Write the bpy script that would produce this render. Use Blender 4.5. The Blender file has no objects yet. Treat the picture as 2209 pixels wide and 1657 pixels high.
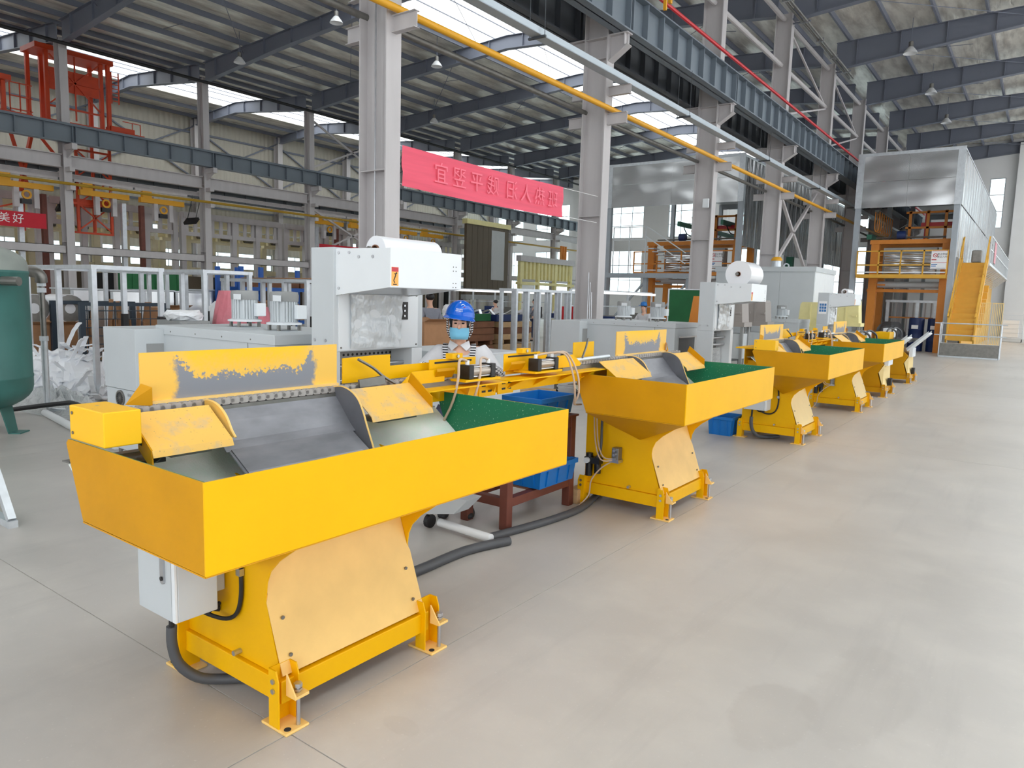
import bpy, bmesh, math, random
from mathutils import Vector, Matrix
random.seed(7)
PI = math.pi
sc = bpy.context.scene
COL = sc.collection

# ------------------------------------------------------------------ camera, sky, exposure
cam_d = bpy.data.cameras.new('camera')
cam = bpy.data.objects.new('camera', cam_d)
COL.objects.link(cam)
cam_d.sensor_width = 36.0
cam_d.sensor_fit = 'HORIZONTAL'
cam_d.lens = 36.0 * 1555.135 / 2209.0
cam_d.clip_start = 0.05
cam_d.clip_end = 400
yaw, pitch, roll = 0.630129530, -0.119586265, 0.0286527459
fw = Vector((-math.sin(yaw) * math.cos(pitch), math.cos(yaw) * math.cos(pitch), math.sin(pitch)))
rt = fw.cross(Vector((0, 0, 1))).normalized()
up = rt.cross(fw)
r2 = rt * math.cos(roll) + up * math.sin(roll)
u2 = up * math.cos(roll) - rt * math.sin(roll)
mw = Matrix((r2, u2, -fw)).transposed().to_4x4()
mw.translation = Vector((0, 0, 1.7))
cam.matrix_world = mw
sc.camera = cam

world = bpy.data.worlds.new('overcast_sky')
sc.world = world
world.use_nodes = True
bgn = world.node_tree.nodes['Background']
bgn.inputs['Color'].default_value = (0.93, 0.97, 1.0, 1)
bgn.inputs['Strength'].default_value = 4.5
sc.view_settings.view_transform = 'Standard'
sc.view_settings.look = 'None'
sc.view_settings.gamma = 1.0
sc.view_settings.use_curve_mapping = False
sc.view_settings.exposure = -0.33
sc.cycles.max_bounces = 9
sc.cycles.diffuse_bounces = 6
sc.cycles.glossy_bounces = 3
sc.cycles.transmission_bounces = 5
sc.cycles.caustics_reflective = False
sc.cycles.caustics_refractive = False
sc.cycles.use_denoising = True


# ------------------------------------------------------------------ materials
def S(r, g, b):
    f = lambda c: c / 255 / 12.92 if c / 255 <= .04045 else ((c / 255 + .055) / 1.055) ** 2.4
    return (f(r), f(g), f(b), 1)


MATS = {}


class NT:
    def __init__(s, m):
        s.t = m.node_tree
        s.b = s.t.nodes['Principled BSDF']

    def n(s, typ, **kw):
        nd = s.t.nodes.new(typ)
        for k, v in kw.items():
            if isinstance(v, (int, float, tuple)) and k in nd.inputs:
                nd.inputs[k].default_value = v
            else:
                setattr(nd, k, v)
        return nd

    def l(s, a, b):
        s.t.links.new(a, b)

    def math(s, op, a, b=None, c=None):
        nd = s.n('ShaderNodeMath', operation=op)
        for i, q in enumerate((a, b, c)):
            if q is None:
                continue
            if isinstance(q, (int, float)):
                nd.inputs[i].default_value = q
            else:
                s.l(q, nd.inputs[i])
        return nd.outputs[0]

    def mix(s, fac, a, b):
        nd = s.n('ShaderNodeMix', data_type='RGBA')
        for i, q in ((0, fac), (6, a), (7, b)):
            if isinstance(q, (int, float, tuple)):
                nd.inputs[i].default_value = q
            else:
                s.l(q, nd.inputs[i])
        return nd.outputs[2]

    def ramp(s, fac, p0, p1):
        nd = s.n('ShaderNodeMapRange')
        nd.inputs[1].default_value = p0
        nd.inputs[2].default_value = p1
        s.l(fac, nd.inputs[0])
        return nd.outputs[0]

    def obj(s, scale=(1, 1, 1)):
        tc = s.n('ShaderNodeTexCoord')
        mp = s.n('ShaderNodeMapping')
        mp.inputs['Scale'].default_value = scale
        s.l(tc.outputs['Object'], mp.inputs[0])
        return mp.outputs[0]

    def noise(s, vec, scale, detail=3.0, rough=.55):
        nd = s.n('ShaderNodeTexNoise')
        nd.inputs['Scale'].default_value = scale
        nd.inputs['Detail'].default_value = detail
        nd.inputs['Roughness'].default_value = rough
        s.l(vec, nd.inputs['Vector'])
        return nd.outputs[0]

    def bump(s, h, strength=.3, dist=.01):
        nd = s.n('ShaderNodeBump')
        nd.inputs['Strength'].default_value = strength
        nd.inputs['Distance'].default_value = dist
        s.l(h, nd.inputs['Height'])
        s.l(nd.outputs[0], s.b.inputs['Normal'])


def mat(name, col, rough=.5, metal=0.0, var=0.0, vs=4.0, col2=None, spec=.5, bump=0.0, bs=30.0, stretch=(1, 1, 1), coat=0):
    m = bpy.data.materials.new(name)
    m.use_nodes = True
    t = NT(m)
    t.b.inputs['Base Color'].default_value = col
    t.b.inputs['Roughness'].default_value = rough
    t.b.inputs['Metallic'].default_value = metal
    t.b.inputs['Specular IOR Level'].default_value = spec
    if var or col2:
        o = t.obj(stretch)
        nz = t.noise(o, vs, 4)
        f = t.ramp(nz, .35, .7)
        c2 = col2 or tuple(c * (1 - var) for c in col[:3]) + (1,)
        t.l(t.mix(f, col, c2), t.b.inputs['Base Color'])
    if bump:
        t.bump(t.noise(t.obj(stretch), bs, 3), bump, .01)
    MATS[name] = m
    return m


mat('yellow_paint', S(240, 182, 0), .42, spec=.22, var=.06, vs=3)
mat('yellow_deep_shade', S(204, 144, 0), .45, spec=.22, var=.10, vs=4)  # darker yellow; on end panels facing -y it carries painted-in shade
mat('tan_yellow', S(246, 204, 122), .5, var=.10, vs=5)
mat('pale_yellow', S(240, 214, 150), .55, var=.06)
mat('cream_paint', S(232, 222, 160), .55, var=.08)
mat('green_paint', S(22, 122, 84), .45, var=.12, vs=5)
mat('grey_enamel', S(196, 202, 206), .42, var=.05, vs=2)
mat('grey_enamel_dark', S(150, 152, 152), .5, var=.08)
mat('white_enamel', S(226, 231, 235), .35, var=.03)
mat('chute_steel', S(134, 135, 142), .4, metal=.2, var=.30, vs=5, stretch=(3, 1, .6))
mat('cheek_steel', S(112, 113, 120), .5, metal=.2, var=.25, vs=6)
mat('dull_steel', S(140, 138, 134), .45, metal=.8, var=.2, vs=9)
mat('chain_steel', S(178, 172, 168), .45, metal=.3, var=.2, vs=20)
mat('bright_steel', S(200, 202, 206), .28, metal=.9, var=.12, vs=8)
mat('galvanised', S(214, 220, 226), .35, metal=.45, var=.14, vs=10)
mat('column_grey', S(194, 190, 191), .55, var=.10, vs=1.2, stretch=(3, 3, .5))
mat('beam_grey', S(112, 122, 132), .5, var=.10, vs=1)
mat('beam_dark', S(74, 78, 84), .55, var=.12, vs=1)
mat('rafter_grey', S(118, 123, 137), .55, var=.08, vs=.8)
mat('black_rubber', S(34, 34, 36), .6, var=.2)
mat('black_plastic', S(26, 26, 28), .4)
mat('dark_void', S(40, 40, 42), .8)
mat('hose_beige', S(196, 172, 150), .4)
mat('hood_grey', S(158, 152, 148), .5)
mat('hose_grey', S(78, 80, 84), .5, var=.15)
mat('red_brown', S(112, 58, 44), .55, var=.25, vs=7)
mat('blue_plastic', S(14, 112, 190), .4, var=.06)
mat('helmet_blue', S(8, 92, 196), .18, var=.03)
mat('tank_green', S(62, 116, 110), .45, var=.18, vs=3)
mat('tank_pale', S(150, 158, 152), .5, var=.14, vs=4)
mat('white_scrap', S(244, 246, 250), .5)
mat('white_plastic', S(236, 238, 240), .35)
mat('film_white', S(236, 238, 242), .18, bump=.05, bs=6)
mat('carton', S(172, 128, 92), .8, var=.14, vs=5)
mat('joint_filler', S(206, 202, 196), .8, var=.3, vs=3)
mat('wood', S(206, 172, 128), .7, var=.2, vs=6, stretch=(1, 6, 6))
mat('wood_brown', S(128, 84, 58), .7, var=.25, vs=6)
mat('orange_red', S(204, 66, 22), .5, var=.12)
mat('orange_paint', S(214, 134, 48), .5, var=.10)
mat('orange_pipe', S(240, 128, 70), .4)
mat('red_banner', S(196, 26, 46), .65, var=.08, vs=2)
mat('crimson_cloth', S(238, 92, 116), .65, var=.10, vs=3, stretch=(1, .3, 6))
mat('banner_text_pale', S(246, 122, 142), .7)
mat('text_white', S(240, 238, 236), .7)
mat('red_paint', S(190, 28, 34), .4)
mat('label_red', S(196, 60, 70), .5)
mat('label_orange', S(244, 176, 84), .5)
mat('label_black', S(24, 22, 22), .5)
mat('label_blue', S(60, 120, 180), .5)
mat('sign_white', S(238, 238, 240), .5)
mat('cyl_alu', S(176, 166, 156), .3, metal=.6)
mat('skin', S(222, 176, 152), .5, var=.05, vs=9)
mat('hair_black', S(22, 18, 18), .5)
mat('shirt_grey', S(206, 206, 210), .8, var=.06, vs=14, bump=.4, bs=22)
mat('shirt_blue_grey', S(140, 144, 156), .85, var=.10, vs=12, bump=.3, bs=14)
mat('jeans', S(58, 66, 92), .85, var=.2, vs=12)
mat('trouser_red', S(112, 30, 48), .8)
mat('mask_blue', S(120, 190, 222), .75)
mat('fence_green', S(22, 96, 52), .7, var=.15, vs=5)
mat('rail_blue', S(30, 90, 176), .5)
mat('dark_blue', S(24, 46, 96), .45)
mat('navy_steel', S(38, 54, 68), .5)
mat('conc_wall', S(232, 232, 232), .7, var=.06, vs=.6)
mat('cream_line', S(232, 222, 186), .55, var=.08)
mat('cream_wall', S(196, 190, 176), .65, var=.06, vs=.5)
mat('tray_zinc', S(176, 186, 194), .35, metal=.5)
mat('pipe_yellow', S(222, 160, 26), .45)
mat('pipe_ochre', S(170, 134, 30), .5)
mat('red_rail', S(196, 18, 34), .4)
mat('bench_panel', S(90, 78, 62), .6, var=.12, vs=2, stretch=(1, 8, 1))
mat('gold_stair', S(224, 170, 60), .5, var=.08)
mat('pink_film', S(206, 116, 128), .4, var=.2, vs=6, bump=.6, bs=10)
mat('lamp_white', S(220, 222, 224), .4)


MATS['lamp_glow'] = m_ = mat('lamp_glow', S(250, 252, 255), .4)
m_.node_tree.nodes['Principled BSDF'].inputs['Emission Color'].default_value = (1, 1, 1, 1)
m_.node_tree.nodes['Principled BSDF'].inputs['Emission Strength'].default_value = 1.2


def special():
    # polished concrete floor with trowel mottling, scuffs and two damp stains
    m = mat('concrete', S(168, 162, 156), .36)
    t = NT(m)
    tc = t.n('ShaderNodeTexCoord').outputs['Object']
    geo = t.n('ShaderNodeNewGeometry').outputs['Position']
    a = t.noise(geo, .35, 5, .6)
    b = t.noise(geo, 2.3, 6, .62)
    mp = t.n('ShaderNodeMapping')
    mp.inputs['Scale'].default_value = (1.2, .12, 1)
    mp.inputs['Rotation'].default_value = (0, 0, .5)
    t.l(geo, mp.inputs[0])
    c = t.noise(mp.outputs[0], 3, 5, .65)
    col = t.mix(t.ramp(a, .35, .68), S(192, 188, 183), S(176, 172, 167))
    col = t.mix(t.math('MULTIPLY', t.ramp(b, .45, .75), .45), col, S(206, 201, 194))
    col = t.mix(t.math('MULTIPLY', t.ramp(c, .55, .75), .35), col, S(156, 153, 150))
    # damp stain lobe on the aisle
    sep = t.n('ShaderNodeSeparateXYZ')
    t.l(geo, sep.inputs[0])
    for (sx, sy, rx, ry, st) in ((-.77, 2.95, .16, .28, .16), (-.50, 3.4, .2, .5, .1), (-1.9, 1.93, .10, .05, .12)):
        dx = t.math('DIVIDE', t.math('SUBTRACT', sep.outputs[0], sx), rx)
        dy = t.math('DIVIDE', t.math('SUBTRACT', sep.outputs[1], sy), ry)
        d = t.math('ADD', t.math('MULTIPLY', dx, dx), t.math('MULTIPLY', dy, dy))
        d = t.math('ADD', d, t.math('MULTIPLY', t.math('SUBTRACT', b, .5), 2.4))
        k = t.math('MULTIPLY', t.ramp(d, 1.1, .8), st)
        col = t.mix(k, col, S(146, 138, 129))
    # grit specks
    v = t.noise(geo, 60, 2, .5)
    col = t.mix(t.math('MULTIPLY', t.ramp(v, .66, .74), .35), col, S(206, 202, 198))
    t.l(col, t.b.inputs['Base Color'])
    t.l(t.math('ADD', t.math('MULTIPLY', b, .22), .26), t.b.inputs['Roughness'])
    t.bump(b, .04, .01)

    # scuffed yellow backboard: paint rubbed to bare steel along the lower middle
    def worn(name, yc, half, z0, z1, top, base, rub, flip=1):
        m = mat(name, base, .45)
        t = NT(m)
        tc = t.n('ShaderNodeTexCoord').outputs['Object']
        sep = t.n('ShaderNodeSeparateXYZ')
        t.l(tc, sep.inputs[0])
        n1 = t.noise(tc, 9, 6, .7)
        n2 = t.noise(tc, 70, 3, .6)
        mp = t.n('ShaderNodeMapping')
        mp.inputs['Scale'].default_value = (1, 26, 3)
        t.l(tc, mp.inputs[0])
        n3 = t.noise(mp.outputs[0], 1.2, 3, .6)
        zz = t.ramp(sep.outputs[2], z0, z1)
        yy = t.math('ABSOLUTE', t.math('DIVIDE', t.math('SUBTRACT', sep.outputs[1], yc), half))
        side = t.ramp(t.math('ADD', yy, t.math('MULTIPLY', t.math('SUBTRACT', n1, .5), .5)), 1.06, .98)
        peak = t.math('MULTIPLY', t.ramp(yy, .78, .97), .42)
        lvl = t.math('ADD', t.math('SUBTRACT', top, zz), peak)
        lvl = t.math('ADD', lvl, t.math('MULTIPLY', t.math('SUBTRACT', n1, .5), .42))
        lvl = t.math('ADD', lvl, t.math('MULTIPLY', t.math('SUBTRACT', n2, .5), .62))
        lvl = t.math('ADD', lvl, t.math('MULTIPLY', t.math('SUBTRACT', n3, .5), .22))
        k = t.math('MULTIPLY', t.ramp(lvl, 0.0, .05), side)
        pale = t.math('MULTIPLY', t.ramp(lvl, -.45, .0), .75)
        c = t.mix(pale, base, S(236, 188, 92))
        c = t.mix(k, c, rub)
        t.l(c, t.b.inputs['Base Color'])
        t.l(t.math('MULTIPLY', k, .5), t.b.inputs['Metallic'])
    worn('backboard_worn', 0.0, .33, .0, .19, .46, S(250, 194, 10), S(138, 140, 148))

    # dusty wing plates: yellow going to bare grey with pits
    m = mat('wing_worn', S(236, 186, 92), .5)
    t = NT(m)
    o = t.obj()
    n1 = t.noise(o, 5, 5, .65)
    n2 = t.noise(o, 90, 2, .5)
    c = t.mix(t.ramp(n1, .5, .72), S(238, 188, 92), S(176, 168, 156))
    c = t.mix(t.math('MULTIPLY', t.ramp(n2, .68, .74), .6), c, S(104, 98, 92))
    t.l(c, t.b.inputs['Base Color'])

    # chipped yellow gearbox cover
    m = mat('yellow_chipped', S(250, 190, 4), .42)
    t = NT(m)
    o = t.obj()
    n2 = t.noise(o, 42, 2, .5)
    n1 = t.noise(o, 6, 3, .5)
    k = t.math('MULTIPLY', t.ramp(n2, .68, .72), t.ramp(n1, .45, .6))
    t.l(t.mix(k, S(250, 190, 4), S(176, 170, 160)), t.b.inputs['Base Color'])

    # glass grit coated slope: pale green with glints
    m = mat('glass_grit', S(205, 222, 210), .35)
    t = NT(m)
    o = t.obj()
    n1 = t.noise(o, 120, 2, .6)
    n2 = t.noise(o, 8, 4, .6)
    c = t.mix(t.ramp(n2, .4, .65), S(236, 250, 242), S(246, 250, 248))
    c = t.mix(t.ramp(n1, .58, .7), c, S(240, 246, 242))
    t.l(c, t.b.inputs['Base Color'])
    t.bump(n1, .5, .004)
    m = mat('green_grit', S(22, 122, 84), .4)
    t = NT(m)
    o = t.obj()
    n1 = t.noise(o, 110, 2, .6)
    t.l(t.mix(t.ramp(n1, .66, .74), S(20, 118, 82), S(176, 214, 190)), t.b.inputs['Base Color'])

    # wrinkled aluminium sheet
    m = mat('alu_sheet', S(206, 208, 210), .26, metal=.85)
    t = NT(m)
    o = t.obj((.5, .5, .8))
    t.bump(t.noise(o, 1.1, 1.2, .4), .8, .22)
    m = mat('alu_sheet_ribbed', S(204, 206, 208), .2, metal=.9)
    t = NT(m)
    o = t.obj((1, 2.2, .22))
    t.bump(t.noise(o, 1.6, 1.5, .4), 1.0, .16)
    # roof insulation foil with quilted wrinkles
    m = mat('roof_foil', S(220, 216, 208), .36, metal=.3)
    t = NT(m)
    o = t.obj((1.6, .35, 1))
    n = t.noise(o, 2.2, 4, .55)
    t.bump(n, .8, .07)
    t.l(t.mix(t.ramp(n, .4, .65), S(236, 232, 222), S(196, 190, 180)), t.b.inputs['Base Color'])
    # wrinkled clear film draped on a panel
    m = mat('film_drape', S(214, 220, 224), .12, spec=.7)
    t = NT(m)
    t.bump(t.noise(t.obj((1, 1.4, 1)), 5, 3, .5), 1.0, .06)
    # skylight sheet and glazing
    m = mat('skylight_sheet', S(250, 250, 246), .6)
    nt = m.node_tree
    tr = nt.nodes.new('ShaderNodeBsdfTranslucent')
    tr.inputs[0].default_value = (.95, .95, .92, 1)
    tp = nt.nodes.new('ShaderNodeBsdfTransparent')
    mx = nt.nodes.new('ShaderNodeMixShader')
    mx.inputs[0].default_value = .5
    nt.links.new(tr.outputs[0], mx.inputs[1])
    nt.links.new(tp.outputs[0], mx.inputs[2])
    nt.links.new(mx.outputs[0], nt.nodes['Material Output'].inputs[0])
    m = mat('glazing', S(230, 240, 240), .05)
    nt = m.node_tree
    tp = nt.nodes.new('ShaderNodeBsdfTransparent')
    tp.inputs[0].default_value = (.88, .95, .95, 1)
    mx = nt.nodes.new('ShaderNodeMixShader')
    mx.inputs[0].default_value = .12
    nt.links.new(tp.outputs[0], mx.inputs[1])
    nt.links.new(nt.nodes['Principled BSDF'].outputs[0], mx.inputs[2])
    nt.links.new(mx.outputs[0], nt.nodes['Material Output'].inputs[0])
    # thin clear wrap
    m = mat('clear_film', S(236, 240, 242), .15)
    nt = m.node_tree
    t = NT(m)
    t.bump(t.noise(t.obj(), 14, 4, .6), 1.0, .05)
    tp = nt.nodes.new('ShaderNodeBsdfTransparent')
    mx = nt.nodes.new('ShaderNodeMixShader')
    mx.inputs[0].default_value = .55
    nt.links.new(tp.outputs[0], mx.inputs[1])
    nt.links.new(nt.nodes['Principled BSDF'].outputs[0], mx.inputs[2])
    nt.links.new(mx.outputs[0], nt.nodes['Material Output'].inputs[0])
    # perforated plate: rows of dark holes
    m = mat('perforated', S(170, 172, 174), .35, metal=.5)
    t = NT(m)
    sep = t.n('ShaderNodeSeparateXYZ')
    t.l(t.obj((1, 1 / .045, 1 / .04)), sep.inputs[0])
    fx = t.math('SUBTRACT', t.math('FRACT', sep.outputs[1]), .5)
    fz = t.math('SUBTRACT', t.math('FRACT', sep.outputs[2]), .5)
    d = t.math('ADD', t.math('MULTIPLY', fx, fx), t.math('MULTIPLY', fz, fz))
    t.l(t.mix(t.ramp(d, .08, .05), S(176, 178, 180), S(40, 40, 42)), t.b.inputs['Base Color'])
    # profiled wall cladding
    m = mat('clad', S(186, 182, 170), .55)
    t = NT(m)
    sep = t.n('ShaderNodeSeparateXYZ')
    t.l(t.obj(), sep.inputs[0])
    w = t.math('SINE', t.math('MULTIPLY', t.math('ADD', sep.outputs[1], sep.outputs[0]), 20.0))
    t.bump(w, .6, .03)
    # striped strap and checked cuff
    m = mat('strap_stripe', S(30, 30, 34), .7)
    t = NT(m)
    sep = t.n('ShaderNodeSeparateXYZ')
    t.l(t.obj(), sep.inputs[0])
    k = t.math('GREATER_THAN', t.math('FRACT', t.math('MULTIPLY', sep.outputs[2], 55.0)), .5)
    t.l(t.mix(k, S(30, 30, 36), S(214, 214, 218)), t.b.inputs['Base Color'])
    m = mat('cuff_check', S(220, 220, 224), .8)
    t = NT(m)
    ck = t.n('ShaderNodeTexChecker')
    ck.inputs['Scale'].default_value = 70
    ck.inputs[1].default_value = S(226, 226, 230)
    ck.inputs[2].default_value = S(36, 38, 46)
    t.l(t.obj(), ck.inputs[0])
    t.l(ck.outputs[0], t.b.inputs['Base Color'])


special()
M = MATS


# ------------------------------------------------------------------ mesh builder
class MB:
    def __init__(s):
        s.v, s.f, s.m, s.mi = [], [], [], 0

    def add(s, vs, fs):
        o = len(s.v)
        s.v += [tuple(p) for p in vs]
        for f in fs:
            s.f.append(tuple(i + o for i in f))
            s.m.append(s.mi)
        return s

    def box(s, x0, x1, y0, y1, z0, z1):
        return s.add([(x0, y0, z0), (x1, y0, z0), (x1, y1, z0), (x0, y1, z0), (x0, y0, z1), (x1, y0, z1), (x1, y1, z1), (x0, y1, z1)],
                     [(0, 3, 2, 1), (4, 5, 6, 7), (0, 1, 5, 4), (1, 2, 6, 5), (2, 3, 7, 6), (3, 0, 4, 7)])

    def bar(s, p, q, w, h=None, upv=(0, 0, 1)):
        p, q = Vector(p), Vector(q)
        h = w if h is None else h
        d = (q - p).normalized()
        u = Vector(upv)
        if abs(d.dot(u)) > .98:
            u = Vector((0, 1, 0)) if abs(d.y) < .9 else Vector((1, 0, 0))
        a = d.cross(u).normalized() * (w / 2)
        b = a.cross(d).normalized() * (h / 2)
        vs = [p - a - b, p + a - b, p + a + b, p - a + b, q - a - b, q + a - b, q + a + b, q - a + b]
        return s.add(vs, [(3, 2, 1, 0), (4, 5, 6, 7), (0, 1, 5, 4), (1, 2, 6, 5), (2, 3, 7, 6), (3, 0, 4, 7)])

    def cyl(s, p, q, r, n=12, r2=None, caps=True):
        p, q = Vector(p), Vector(q)
        r2 = r if r2 is None else r2
        d = (q - p).normalized()
        a = d.orthogonal().normalized()
        b = d.cross(a)
        vs = []
        for c, rr in ((p, r), (q, r2)):
            for i in range(n):
                t = 2 * PI * i / n
                vs.append(c + (a * math.cos(t) + b * math.sin(t)) * rr)
        fs = [(i, (i + 1) % n, n + (i + 1) % n, n + i) for i in range(n)]
        if caps:
            fs += [tuple(range(n - 1, -1, -1)), tuple(range(n, 2 * n))]
        return s.add(vs, fs)

    def tube(s, pts, r, n=8):
        pts = [Vector(p) for p in pts]
        if 4 <= len(pts) <= 12:      # round the bends
            q = [pts[0]] + pts + [pts[-1]]
            out = []
            for i in range(1, len(q) - 2):
                for k in range(4):
                    t = k / 4
                    out.append(.5 * ((2 * q[i]) + (q[i + 1] - q[i - 1]) * t + (2 * q[i - 1] - 5 * q[i] + 4 * q[i + 1] - q[i + 2]) * t * t + (3 * q[i] - q[i - 1] - 3 * q[i + 1] + q[i + 2]) * t ** 3))
            pts = out + [pts[-1]]
        vs = []
        a = None
        for i, p in enumerate(pts):
            d = (pts[min(i + 1, len(pts) - 1)] - pts[max(i - 1, 0)]).normalized()
            if a is None:
                a = d.orthogonal().normalized()
            a = (a - d * a.dot(d)).normalized()
            b = d.cross(a)
            for k in range(n):
                t = 2 * PI * k / n
                vs.append(p + (a * math.cos(t) + b * math.sin(t)) * r)
        fs = []
        for i in range(len(pts) - 1):
            for k in range(n):
                fs.append((i * n + k, i * n + (k + 1) % n, (i + 1) * n + (k + 1) % n, (i + 1) * n + k))
        fs += [tuple(range(n - 1, -1, -1)), tuple(range((len(pts) - 1) * n, len(pts) * n))]
        return s.add(vs, fs)

    def ring(s, p, q, ro, ri, n=24):
        p, q = Vector(p), Vector(q)
        d = (q - p).normalized()
        a = d.orthogonal().normalized()
        b = d.cross(a)
        vs = []
        for c, rr in ((p, ro), (q, ro), (q, ri), (p, ri)):
            for i in range(n):
                t = 2 * PI * i / n
                vs.append(c + (a * math.cos(t) + b * math.sin(t)) * rr)
        fs = []
        for j in range(4):
            for i in range(n):
                fs.append((j * n + i, j * n + (i + 1) % n, ((j + 1) % 4) * n + (i + 1) % n, ((j + 1) % 4) * n + i))
        return s.add(vs, fs)

    def lathe(s, prof, c=(0, 0, 0), n=24):
        vs, fs = [], []
        for r, z in prof:
            for i in range(n):
                t = 2 * PI * i / n
                vs.append((c[0] + r * math.cos(t), c[1] + r * math.sin(t), c[2] + z))
        for j in range(len(prof) - 1):
            for i in range(n):
                fs.append((j * n + i, j * n + (i + 1) % n, (j + 1) * n + (i + 1) % n, (j + 1) * n + i))
        fs += [tuple(range(n - 1, -1, -1)), tuple(range((len(prof) - 1) * n, len(prof) * n))]
        return s.add(vs, fs)

    def prism(s, poly, axis, a, b):
        k = len(poly)
        ins = lambda u, v, w: {'x': (w, u, v), 'y': (u, w, v), 'z': (u, v, w)}[axis]
        vs = [ins(u, v, a) for u, v in poly] + [ins(u, v, b) for u, v in poly]
        fs = [tuple(range(k - 1, -1, -1)), tuple(range(k, 2 * k))] + [(i, (i + 1) % k, k + (i + 1) % k, k + i) for i in range(k)]
        return s.add(vs, fs)

    def strip(s, prof, axis, a, b, th):
        """bent sheet: open profile of 2D points given a thickness, extruded along an axis"""
        n = len(prof)
        nr = []
        for i in range(n):
            p, q = prof[max(i - 1, 0)], prof[min(i + 1, n - 1)]
            dx, dy = q[0] - p[0], q[1] - p[1]
            l = math.hypot(dx, dy) or 1
            nr.append((-dy / l * th, dx / l * th))
        poly = list(prof) + [(prof[i][0] + nr[i][0], prof[i][1] + nr[i][1]) for i in range(n - 1, -1, -1)]
        k = len(poly)
        ins = lambda u, v, w: {'x': (w, u, v), 'y': (u, w, v), 'z': (u, v, w)}[axis]
        vs = [ins(u, v, a) for u, v in poly] + [ins(u, v, b) for u, v in poly]
        fs = [(i, (i + 1) % k, k + (i + 1) % k, k + i) for i in range(k)]
        for i in range(n - 1):
            fs += [(i + 1, i, k - 1 - i, k - 2 - i), (k + i, k + i + 1, 2 * k - 2 - i, 2 * k - 1 - i)]
        return s.add(vs, fs)

    def plate(s, pts, th):
        """flat polygon in space with a thickness along its normal"""
        P = [Vector(p) for p in pts]
        nrm = Vector((0, 0, 0))
        for i in range(len(P)):
            nrm += (P[i] - P[0]).cross(P[(i + 1) % len(P)] - P[0])
        nrm = nrm.normalized() * th
        k = len(P)
        vs = P + [p - nrm for p in P]
        fs = [tuple(range(k)), tuple(range(2 * k - 1, k - 1, -1))] + [((i + 1) % k, i, k + i, k + (i + 1) % k) for i in range(k)]
        return s.add(vs, fs)

    def ball(s, c, r, n=12, m=8):
        vs, fs = [], []
        rx, ry, rz = r if isinstance(r, tuple) else (r, r, r)
        for j in range(1, m):
            t = PI * j / m
            for i in range(n):
                u = 2 * PI * i / n
                vs.append((c[0] + rx * math.sin(t) * math.cos(u), c[1] + ry * math.sin(t) * math.sin(u), c[2] + rz * math.cos(t)))
        vs += [(c[0], c[1], c[2] + rz), (c[0], c[1], c[2] - rz)]
        T, B = len(vs) - 2, len(vs) - 1
        for j in range(m - 2):
            for i in range(n):
                fs.append((j * n + i, (j + 1) * n + i, (j + 1) * n + (i + 1) % n, j * n + (i + 1) % n))
        for i in range(n):
            fs.append((T, i, (i + 1) % n))
            fs.append((B, (m - 2) * n + (i + 1) % n, (m - 2) * n + i))
        return s.add(vs, fs)

    def my(s):
        """mirror in y"""
        s.v = [(x, -y, z) for x, y, z in s.v]
        s.f = [tuple(reversed(f)) for f in s.f]
        return s

    def mv(s, dx, dy, dz):
        s.v = [(x + dx, y + dy, z + dz) for x, y, z in s.v]
        return s

    def mesh(s, name, mats, smooth=False):
        me = bpy.data.meshes.new(name)
        me.from_pydata(s.v, [], s.f)
        for m in (mats if isinstance(mats, (list, tuple)) else [mats]):
            me.materials.append(M[m])
        if max(s.m, default=0) > 0:
            me.polygons.foreach_set('material_index', s.m)
        me.update()
        if smooth:
            try:
                me.shade_auto_smooth(angle=.7)
            except Exception:
                me.polygons.foreach_set('use_smooth', [True] * len(me.polygons))
        return me

    def o(s, name, mats, parent=None, smooth=False, loc=None, bevel=0, kind=None):
        ob = bpy.data.objects.new(name, s.mesh(name, mats))
        if smooth:
            set_smooth(ob)
        COL.objects.link(ob)
        if parent is not None:
            ob.parent = parent
        if loc is not None:
            ob.location = loc
        if bevel:
            b = ob.modifiers.new('bevel', 'BEVEL')
            b.width = bevel
            b.segments = 2
            b.limit_method = 'ANGLE'
            b.angle_limit = .6
        if kind:
            ob['kind'] = kind
        return ob


def set_smooth(ob, ang=.65):
    me = ob.data
    bm = bmesh.new()
    bm.from_mesh(me)
    for f in bm.faces:
        f.smooth = True
    for e in bm.edges:
        if len(e.link_faces) == 2:
            try:
                if e.calc_face_angle() > ang:
                    e.smooth = False
            except ValueError:
                pass
    bm.to_mesh(me)
    bm.free()


def tag(o, label, cat, group=None):
    o['label'] = label
    o['category'] = cat
    if group:
        o['group'] = group
    return o


def thing(name, label, cat, loc=(0, 0, 0), rz=0, group=None):
    o = bpy.data.objects.new(name, None)
    o.empty_display_size = .2
    COL.objects.link(o)
    o.location = loc
    o.rotation_euler = (0, 0, rz)
    return tag(o, label, cat, group)


def struct(o):
    o['kind'] = 'structure'
    return o


def inst(src, name, parent=None, loc=None, rz=None):
    c = src.copy()
    c.name = name
    COL.objects.link(c)
    c.parent = parent
    if loc is not None:
        c.location = loc
    if rz is not None:
        c.rotation_euler = (0, 0, rz)
    return c


def copy_tree(src, parent=None, loc=None, rz=None, label=None):
    c = src.copy()
    COL.objects.link(c)
    c.parent = parent
    if loc is not None:
        c.location = loc
    if rz is not None:
        c.rotation_euler = (0, 0, rz)
    if label:
        c['label'] = label
    for ch in list(src.children):
        copy_tree(ch, c)
    return c


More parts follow.
